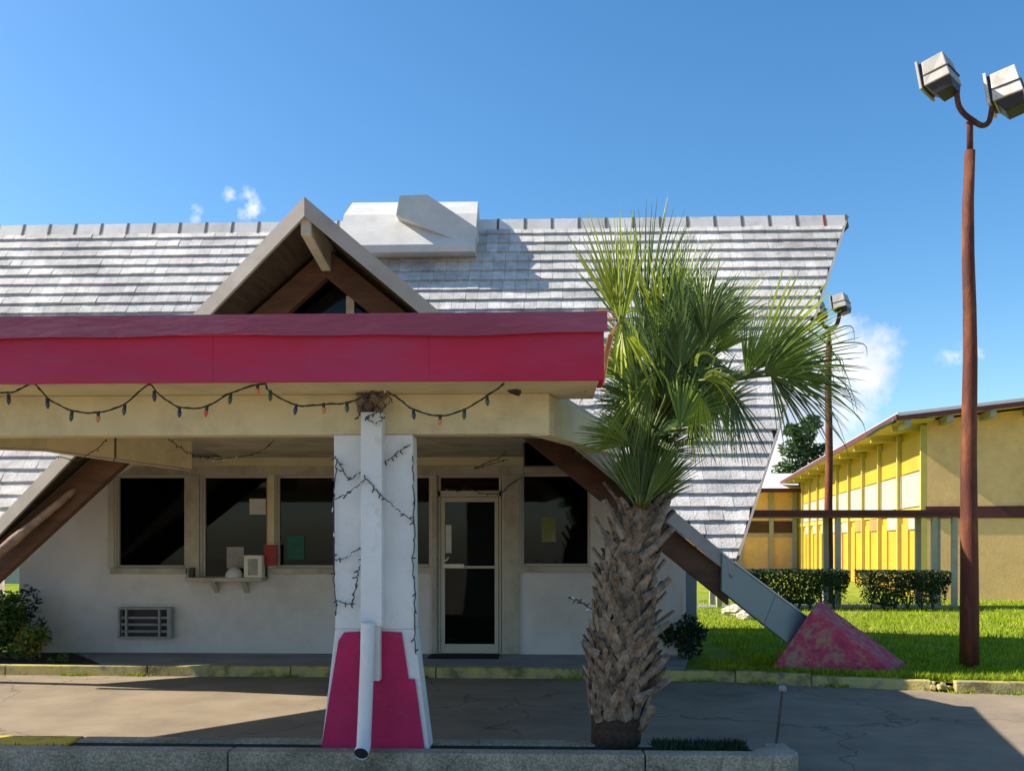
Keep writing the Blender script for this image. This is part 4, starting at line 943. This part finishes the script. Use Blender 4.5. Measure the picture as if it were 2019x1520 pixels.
# dead pinkish drooping leaflets and a curl
def ribbon(pts, ws, Y, m_, name='dead_leaflet'):
    P = smooth_pts([at(x, y, Y) for x, y in pts], 4); n = len(P); b = MB()
    for i, p in enumerate(P):
        t = (P[min(i + 1, n - 1)] - P[max(i - 1, 0)]).normalized(); s_ = t.cross(Vector((.25, -1, .1))).normalized(); w_ = ws * (1 - (i / (n - 1)) ** 2 * .85)
        b.v += [tuple(p - s_ * w_), tuple(p + Vector((0, -w_ * .5, 0))), tuple(p + s_ * w_)]
    for i in range(n - 1):
        for j in (0, 1): b.f.append((i * 3 + j, i * 3 + j + 1, i * 3 + j + 4, i * 3 + j + 3))
    b.build(name, m_, palm, fix=False)
Yd = PY - .42
for pts, ws, m_ in (([(1218, 640), (1205, 660), (1185, 710), (1160, 760), (1141, 800)], .012, 'leafdead'), ([(1215, 630), (1180, 630), (1166, 640), (1160, 690)], .010, 'leafdead'), ([(1212, 618), (1185, 612), (1170, 625), (1162, 680)], .007, 'leafdead'),
                    ([(1205, 660), (1196, 700), (1190, 750), (1186, 765)], .022, 'leafdead'), ([(1222, 640), (1212, 690), (1216, 720), (1228, 760)], .013, Y_), ([(1230, 630), (1252, 652), (1262, 690), (1285, 720)], .012, Y_),
                    ([(1235, 618), (1250, 612), (1272, 632)], .012, Y_), ([(1228, 645), (1236, 700), (1246, 740)], .011, Gn), ([(1300, 730), (1316, 752), (1325, 790)], .009, Y_),
                    ([(1372, 722), (1375, 702), (1392, 695), (1408, 706), (1402, 722), (1388, 728)], .012, Y_), ([(1270, 750), (1252, 790), (1236, 830), (1228, 845)], .011, Y_), ([(1284, 745), (1272, 780), (1266, 810)], .010, Y_)):
    ribbon(pts, ws, Yd, M[m_], 'dead_leaflet' if m_ == 'leafdead' else 'bent_leaflet')
# far-right wispy drooping tips
for i in range(16):
    hx, hy = random.uniform(1540, 1600), random.uniform(640, 790); ex = hx + random.uniform(60, 120); ey = hy + random.uniform(-70, 100)
    ribbon([(hx, hy), ((hx + ex) / 2, (hy + ey) / 2 - random.uniform(5, 20)), (ex, ey), (ex + random.uniform(5, 25), ey + random.uniform(20, 70))], .007, PY + random.uniform(-.1, .2), M[Gn], 'leaf_tip')

# ================================================================== LAMP POSTS
def flood(parent, c, yaw, pitch, s, m_, lit=True):
    mt = Matrix.Translation(c) @ Matrix.Rotation(yaw, 4, 'Z') @ Matrix.Rotation(pitch, 4, 'X') @ Matrix.Scale(s, 4)
    b = MB(); b.hexa([mt @ Vector(q) for q in ((-.24, -.17, -.15), (.24, -.17, -.15), (.24, .17, -.15), (-.24, .17, -.15), (-.22, -.16, .20), (.22, -.16, .20), (.20, .12, .22), (-.20, .12, .22))])
    h = b.build('floodlight', M[m_], parent, bevel=.012)
    b = MB(); b.mbox(mt @ Matrix.Translation((0, -.215, .03)), .50, .035, .40); b.build('rim', M[m_], h, bevel=.006)
    b = MB(); b.mbox(mt @ Matrix.Translation((0, -.183, .03)), .42, .024, .33); b.build('gasket', M['darkmetal'], h)
    b = MB(); b.hexa([mt @ Vector(q) for q in ((-.15, -.06, -.30), (.15, -.06, -.30), (.15, .15, -.28), (-.15, .15, -.28), (-.21, -.15, -.152), (.21, -.15, -.152), (.21, .16, -.152), (-.21, .16, -.152))])
    b.build('ballast_box', M['darkmetal'], h, bevel=.008)
    b = MB(); b.mbox(mt @ Matrix.Translation((0, -.236, .03)), .42, .006, .32); b.build('lens', M['lens'], h)
    for zz_ in (.0, ):
        b = MB(); b.mbox(mt @ Matrix.Translation((0, 0, zz_)), .474, .335, .016); b.build('seam', M['darkmetal'], h)
    return h
def lamp_post(px, pyb, ytop, label, r0, r1, heads, simple=False, ground=None):
    bpos = gr(px, pyb, .1) if ground is None else ground; Y = bpos.y
    e = thing('lamp_post', bpos, label, 'lamp post', 'rusty red twin floodlight posts')
    zt_ = wz(px, ytop, Y); x = bpos.x; 
    P = [Vector((x + .02 * math.sin(k * 1.3) * (k / 10), Y, bpos.z - .05 + (zt_ - .32 - bpos.z) * k / 10)) for k in range(11)]
    b = MB(); b.tube(P, [r0 + (r1 - r0) * k / 10 for k in range(11)], 14); pole = b.build('pole', M['pole'], e, smooth=True)
    b = MB(); b.tube([P[-1], P[-1] + Vector((0, 0, .3)), P[-1] + Vector((0, 0, .36))], [r1 * .62, r1 * .6, r1 * .75], 12); b.build('collar', M['pole'], pole, smooth=True)
    return e, P[-1] + Vector((0, 0, .3))
near, top = lamp_post(1911, 1316, 240, 'near rusty red lamp post with twin floodlights rising past the right edge', .118, .062, None)
YL = top.y
for (pts) in ([(1918, 238), (1902, 226), (1890, 208), (1886, 180)], [(1918, 238), (1936, 248), (1950, 240), (1956, 212)]):
    b = MB(); b.tube(smooth_pts([at(x, y, YL) for x, y in pts], 4), .034, 10); b.build('arm', M['pole'], near, smooth=True)
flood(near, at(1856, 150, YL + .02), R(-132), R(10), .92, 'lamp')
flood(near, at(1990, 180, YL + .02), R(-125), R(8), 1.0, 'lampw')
gfar = gr(1634, 1192, .1)
far, top = lamp_post(1632, 1192, 652, 'distant rusty red lamp post seen behind the palm fronds', .115, .075, None, ground=gfar)
YL2 = top.y
for pts in ([(1640, 648), (1628, 642), (1622, 625)], [(1640, 648), (1654, 640), (1660, 615)]):
    b = MB(); b.tube(smooth_pts([at(x - 4, y, YL2) for x, y in pts], 4), .05, 8); b.build('arm', M['pole'], far, smooth=True)
flood(far, at(1612, 612, YL2), R(-132), R(10), .95, 'lamp'); flood(far, at(1660, 598, YL2), R(-125), R(8), .95, 'lamp')

# ================================================================== YELLOW MOTEL WING
C0 = gr(1828, 1181, .1); AN = R(8.3)
u = Vector((math.sin(AN), math.cos(AN), 0)); vX = Vector((math.cos(AN), -math.sin(AN), 0))
yel = thing('motel_wing', C0, 'two storey yellow motel wing with long eave and maroon band on the right', 'building')
def Q(a, s, z): return C0 + u * s + vX * a + Vector((0, 0, z - .1))
def fbox(mb, a0, a1, s0, s1, z0, z1):
    mb.hexa([Q(a0, s0, z0), Q(a1, s0, z0), Q(a1, s1, z0), Q(a0, s1, z0), Q(a0, s0, z1), Q(a1, s0, z1), Q(a1, s1, z1), Q(a0, s1, z1)])
HE = 4.95; LEN = 27.0; WD = 13.0; SP = .10
def zr_(a): return HE + SP * (a if a < WD / 2 else WD - a)
b = MB(); b.prism([Q(0, 0, 0), Q(WD, 0, 0), Q(WD, 0, zr_(WD)), Q(WD / 2, 0, zr_(WD / 2)), Q(0, 0, HE)], u * .2); b.build('end_wall', M['tan'], yel)
b = MB(); fbox(b, 0, .2, .201, LEN, 0, HE); b.build('long_wall', M['yellow'], yel)
b = MB(); fbox(b, .2, WD, LEN - .2, LEN, 0, HE); fbox(b, WD - .2, WD, .2, LEN - .2, 0, HE); b.build('rear_wall', M['tan'], yel)
OH = .95
rf = MB()
for sgn in (0, 1):
    a0, a1 = (-OH, WD / 2) if not sgn else (WD + OH, WD / 2)
    z0 = HE - SP * OH + .06; z1 = HE + SP * WD / 2 + .06
    rf.hexa([Q(a0, -.85, z0), Q(a1, -.85, z1), Q(a1, LEN, z1), Q(a0, LEN, z0), Q(a0, -.85, z0 + .16), Q(a1, -.85, z1 + .16), Q(a1, LEN, z1 + .16), Q(a0, LEN, z0 + .16)])
rfo = rf.build('roof', M['whiteroof'], yel)
b = MB(); z0 = HE - SP * OH + .03; z1 = HE + SP * WD / 2 + .03
b.hexa([Q(-OH, -.89, z0 - .02), Q(WD / 2, -.89, z1 - .02), Q(WD / 2, -.852, z1 - .02), Q(-OH, -.852, z0 - .02), Q(-OH, -.89, z0 + .10), Q(WD / 2, -.89, z1 + .10), Q(WD / 2, -.852, z1 + .10), Q(-OH, -.852, z0 + .10)])
b.hexa([Q(WD / 2, -.89, z1 - .02), Q(WD + OH, -.89, z0 - .02), Q(WD + OH, -.852, z0 - .02), Q(WD / 2, -.852, z1 - .02), Q(WD / 2, -.89, z1 + .15), Q(WD + OH, -.89, z0 + .15), Q(WD + OH, -.852, z0 + .15), Q(WD / 2, -.852, z1 + .15)])
b.build('rake_board', M['maroon'], rfo)
b = MB(); fbox(b, -OH - .04, -OH - .003, -.89, LEN, z0 - .02, z0 + .15); b.build('gutter', M['maroon'], rfo)
b = MB(); b.tube([Q(-OH - .06, s_, z0 + .0 + .02 * math.sin(s_ * 1.7)) for s_ in [k * .5 - .8 for k in range(8)]], .055, 8); b.build('bent_gutter_end', M['darkmetal'], rfo, smooth=True)
b = MB(); fbox(b, -OH + .01, -.01, -.84, LEN - .01, HE - SP * OH + .03, HE - SP * OH + .055); b.build('soffit', M['yelpale'], rfo)
for k in range(14):   # rafter tails
    a = -.75 + k * 1.05; 
    if a > WD: break
    b = MB(); zc = zr_(max(a, 0)) - (SP * -a if a < 0 else 0); fbox(b, a, a + .14, -.83, -.002, zc - .17, zc + .01); b.build('purlin_end', M['post'], rfo)
for k in range(9):
    s_ = .2 + 2.72 * k + (0 if k else -.1); b = MB(); fbox(b, -OH + .1, -.003, s_ + .1, s_ + .22, HE - .26, HE - .10); b.build('bracket', M['yelpale'], rfo)
b = MB(); fbox(b, -.04, WD, -.045, -.002, 2.30, 2.62); b.build('maroon_band', M['maroon'], yel)
b = MB(); fbox(b, -.06, .0 - .003, .0, LEN - .3, 2.44, 2.62); b.build('floor_band', M['yelpale'], yel)
NBY = 9
for k in range(NBY + 1):
    s_ = 2.72 * k; b = MB(); fbox(b, -.16, -.003, s_ + (.0), s_ + .11, .1, HE - .12); b.build('fin', M['yelpale'], yel)
for k in range(NBY):
    s0 = 2.72 * k + .12; s1 = 2.72 * (k + 1) - .01
    # upper room: curtained window and yellow panel
    b = MB(); fbox(b, -.05, -.004, s0 + .05, s1 - .05, 2.66, 3.62); w_ = b.build('window', M['curtain'], yel)
    for t in (0, 1):
        sx = s0 + .07 + (s1 - .13 - s0) * t; b = MB(); fbox(b, -.075, -.051, sx - .02, sx + .03, 2.66, 3.62); b.build('window_frame', M['post'], w_)
    b = MB(); fbox(b, -.045, -.004, s0 + .05, s1 - .05, 3.66, HE - .3); b.build('upper_panel', M['yellow'], yel)
    b = MB(); fbox(b, -.05, -.004, s0 + .05, s1 - .85, 2.02, 2.42); b.build('transom_panel', M['salmon' if k in (2, 3) else 'curtain'], yel)
    b = MB(); fbox(b, -.045, -.004, s1 - .8, s1 - .02, .12, 2.2); b.build('door', M['salmon' if k == 4 else 'yellow'], yel)
# far wing facing the camera
FW = Q(0, LEN, .1); YFW = FW.y
fwg = thing('motel_wing', (FW.x - 8, YFW, .1), 'distant low ochre motel wing facing the viewer between the roof and the far lamp post', 'building')
xr = FW.x + .5; xl = wx(1290, YFW)
zE_ = wz(1520, 968, YFW)
b = MB(); b.box(xl, xr, YFW, YFW + .3, .1, zE_); b.build('front_wall', M['tan'], fwg)
b = MB(); b.hexa([(xl - 1, YFW - 1.2, zE_ - .08), (xr + 2, YFW - 1.2, zE_ - .08), (xr + 2, YFW + 5, zE_ + 1.15), (xl - 1, YFW + 5, zE_ + 1.15), (xl - 1, YFW - 1.2, zE_ + .1), (xr + 2, YFW - 1.2, zE_ + .1), (xr + 2, YFW + 5, zE_ + 1.35), (xl - 1, YFW + 5, zE_ + 1.35)]); rr_ = b.build('roof', M['whiteroof'], fwg)
b = MB(); b.box(xl - 1, xr + .4, YFW - 1.26, YFW - 1.205, zE_ - .14, zE_ + .08); b.build('gutter', M['maroon'], rr_)
b = MB(); b.box(xl, xr - .6, YFW - .06, YFW - .004, wz(1500, 1050, YFW), wz(1500, 1027, YFW)); b.build('window_band', M['wood'], fwg)
b = MB(); b.box(xl, xr - .6, YFW - .10, YFW - .062, wz(1500, 1057, YFW), wz(1500, 1052, YFW)); b.build('railing', M['post'], fwg)
for px in (1340, 1400, 1460, 1520, 1566):
    x = wx(px, YFW); b = MB(); b.box(x - .12, x + .12, YFW - .14, YFW - .005, .1, zE_ - .1); b.build('post', M['post'], fwg)

# covered walkway
YK0, YK1 = 21.7, 22.9
wk = thing('covered_walkway', (9, 22, .1), 'thin maroon edged walkway roof on slim posts before the yellow wing', 'walkway')
xk0, xk1 = wx(1250, YK0), wx(1893, YK0); zk1, zk0 = wz(1700, 1006, YK0), wz(1700, 1019, YK0)
b = MB(); b.box(xk0, xk1, YK0, YK1, zk0, zk1); b.build('roof', M['maroon'], wk)
b = MB(); b.box(xk0, xk1 - .02, YK0 - .03, YK0 - .002, zk0 + .09, zk1 + .01); b.build('edge_flashing', M['maroon'], wk)
for px, m_ in ((1420, 'post'), (1655, 'post'), (1846, 'post'), (1886, 'post')):
    for yy in (YK0 + .12, YK1 - .15):
        x = wx(px, YK0); b = MB(); b.box(x - .06, x + .06, yy - .05, yy + .05, .1, zk0 - .002); b.build('post', M[m_], wk)
struct(MB().prism([(xk0, YK0 + .1, .104), (xk1, YK0 + .1, .104), (xk1, YK1, .104), (xk0, YK1, .104)], (0, 0, .012)).build('path', M['walk']), 'narrow concrete path under the walkway roof', 'path')

# hedges
def hedge(px0, px1, Y, D, ytop, label):
    x0, x1 = wx(px0, Y), wx(px1, Y); z1 = wz(px0, ytop, Y)
    e = thing('hedge', ((x0 + x1) / 2, Y, .1), label, 'hedge', 'clipped hedges by the covered walkway')
    b = MB(); n = int((x1 - x0) * 5200)
    for i in range(n):
        x = random.uniform(x0, x1); y = random.uniform(Y, Y + D); f_ = random.random()
        zl = .42 + .16 * math.sin(x * 3.1) + .08 * math.sin(x * 7)
        z = zl + (z1 - zl) * f_ if random.random() < .85 else random.uniform(.25, zl)
        if random.random() < .6:
            q = random.random()
            if q < .5: y = Y + random.uniform(-.03, .03)
            elif q < .8: z = z1 + random.uniform(-.03, .03)
            else: x = random.choice((x0, x1)) + random.uniform(-.04, .04)
        inset = max(0, (.8 - z)) * .28
        if x < x0 + inset or x > x1 - inset: continue
        s_ = random.uniform(.02, .045); a = Vector((random.gauss(0, 1), random.gauss(0, 1), random.gauss(0, 1))).normalized(); c_ = a.cross(Vector((random.gauss(0, 1), random.gauss(0, 1), random.gauss(0, 1)))).normalized() * .5
        p = Vector((x, y, z)); b.poly([p - a * s_, p + c_ * s_, p + a * s_, p - c_ * s_])
    b.build('foliage', M['hedge'], e, fix=False)
    n = int((x1 - x0) / .28)
    b = MB()
    for k in range(n):
        x = x0 + .25 + (x1 - x0 - .5) * k / max(n - 1, 1)
        for j in range(3): b.tube([(x, Y + D / 2, .08), (x + random.uniform(-.12, .12), Y + D / 2 + random.uniform(-.2, .2), .4), (x + random.uniform(-.25, .25), Y + D / 2 + random.uniform(-.25, .25), .75)], [.022, .016, .01], 5)
    b.build('stems', M['branch'], e)
hedge(1706, 1876, 20.9, .75, 1128, 'dark clipped hedge in front of the yellow wing corner')
hedge(1440, 1676, 21.0, .7, 1126, 'longer dark clipped hedge left of the far lamp post')

# shrubs
def shrub(name, label, c, rx, ry, h, n, s0, s1, ms, stems=5):
    e = thing(name, c, label, 'shrub'); c = Vector(c)
    for m_, fr_ in ms:
        b = MB()
        for j in range(7):
            cc = c + Vector((random.uniform(-.6, .6) * rx, random.uniform(-.6, .6) * ry, h * random.uniform(.25, .8)))
            leafclump(b, cc, rx * .5, ry * .5, h * .28, int(n * fr_ / 7), s0, s1, .8)
        b.build('foliage', M[m_], e, fix=False)
    b = MB()
    for k in range(stems): b.tube([c + Vector((random.uniform(-.05, .05), 0, -.02)), c + Vector((random.uniform(-.6, .6) * rx, random.uniform(-.6, .6) * ry, h * .7))], [.012, .005], 5)
    b.build('stems', M['branch'], e)
p = gr(15, 1303, .12); shrub('shrub', 'dark green bush crowding the left edge beside the office wall', (p.x - .15, 12.05, .12), .38, .35, .95, 1900, .025, .06, (('shrub', .8), ('hedge', .5)))
p = gr(62, 1303, .12); shrub('croton', 'low yellow and green variegated croton in the left planting bed', (wx(62, 11.75), 11.75, .12), .26, .25, .55, 1000, .025, .06, (('shruby', .5), ('shrub', .5)))
shrub('shrub', 'small dark bush at the right corner of the office wall', (wx(1345, 12.2), 12.25, .12), .34, .25, .55, 900, .025, .06, (('hedge', 1.0),))
shrub('shrub', 'tiny tuft of weeds in the soil at left of the walk', (wx(120, 11.6), 11.62, .12), .16, .1, .12, 160, .015, .03, (('shrub', 1.0),), 3)

# stones
for i, (px, py, s_, lb) in enumerate(((1445, 1205, .26, 'larger pale rock on the lawn under the grey roof leg'), (1468, 1213, .2, 'smaller pale rock lying right of the larger rock on the lawn'))):
    p = gr(px, py + 8, .1); bm = bmesh.new(); bmesh.ops.create_icosphere(bm, subdivisions=3, radius=1)
    for v_ in bm.verts: v_.co *= 1 + random.uniform(-.12, .12) + .2 * math.sin(v_.co.x * 3 + i)
    bmesh.ops.transform(bm, matrix=Matrix.Translation((p.x, p.y, .1 + s_ * .35)) @ Matrix.Diagonal((s_, s_ * .8, s_ * .55, 1)), verts=bm.verts)
    me = bpy.data.meshes.new('rock'); bm.to_mesh(me); bm.free(); me.materials.append(M['rock']); o = bpy.data.objects.new('rock', me); COL.objects.link(o); tag(o, lb, 'rock')

# tree behind the far wing
def tree(px, Y, ytop, lab, spread, clumps, n, seed, ls=(.12, .28)):
    random.seed(seed); x = wx(px, Y); zt_ = wz(px, ytop, Y); e = thing('tree', (x, Y, .1), lab, 'tree')
    b = MB(); b.tube([(x, Y, 0), (x + .1, Y, zt_ * .5), (x - .05, Y, zt_ * .85)], [.22, .15, .05], 8); tr = b.build('trunk', M['branch'], e, smooth=True)
    cr_ = MB(); lb = MB()
    for (dx_, dz_, r_) in clumps:
        c = Vector((x + dx_ * spread, Y + random.uniform(-.8, .8), zt_ + dz_ * spread)); lb.tube([(x, Y, zt_ * .55), tuple(c)], [.08, .02], 5); leafclump(cr_, c, r_, r_, r_ * .75, n, *ls)
    lb.build('limbs', M['branch'], tr); cr_.build('crown', M['treeleaf'], e, fix=False)
tree(1585, 60, 830, 'sparse dark green tree rising behind the far motel wing', 1.0,
     [(.55, -.1, .75), (-.1, -.9, .8), (-.9, -.7, .6), (.2, -1.7, 1.0), (-.8, -1.8, .8), (1.1, -2.0, .8), (-.2, -2.7, 1.1), (.9, -3.0, 1.0), (-1.0, -3.2, .9), (.2, -4.0, 1.5), (0, -5.2, 1.8)], 260, 5)
# far pale fence at left field edge
fn = thing('fence', (-18, 32, .1), 'grey board fence at the far edge of the lawn on the left', 'fence')
b = MB(); b.box(-34, -12, 32, 32.06, .15, 1.05); b.build('boards', M['fence'], fn)
for k in range(9):
    b = MB(); b.box(-34 + k * 2.7, -33.9 + k * 2.7, 31.94, 31.998, .1, 1.15); b.build('post', M['fence'], fn)
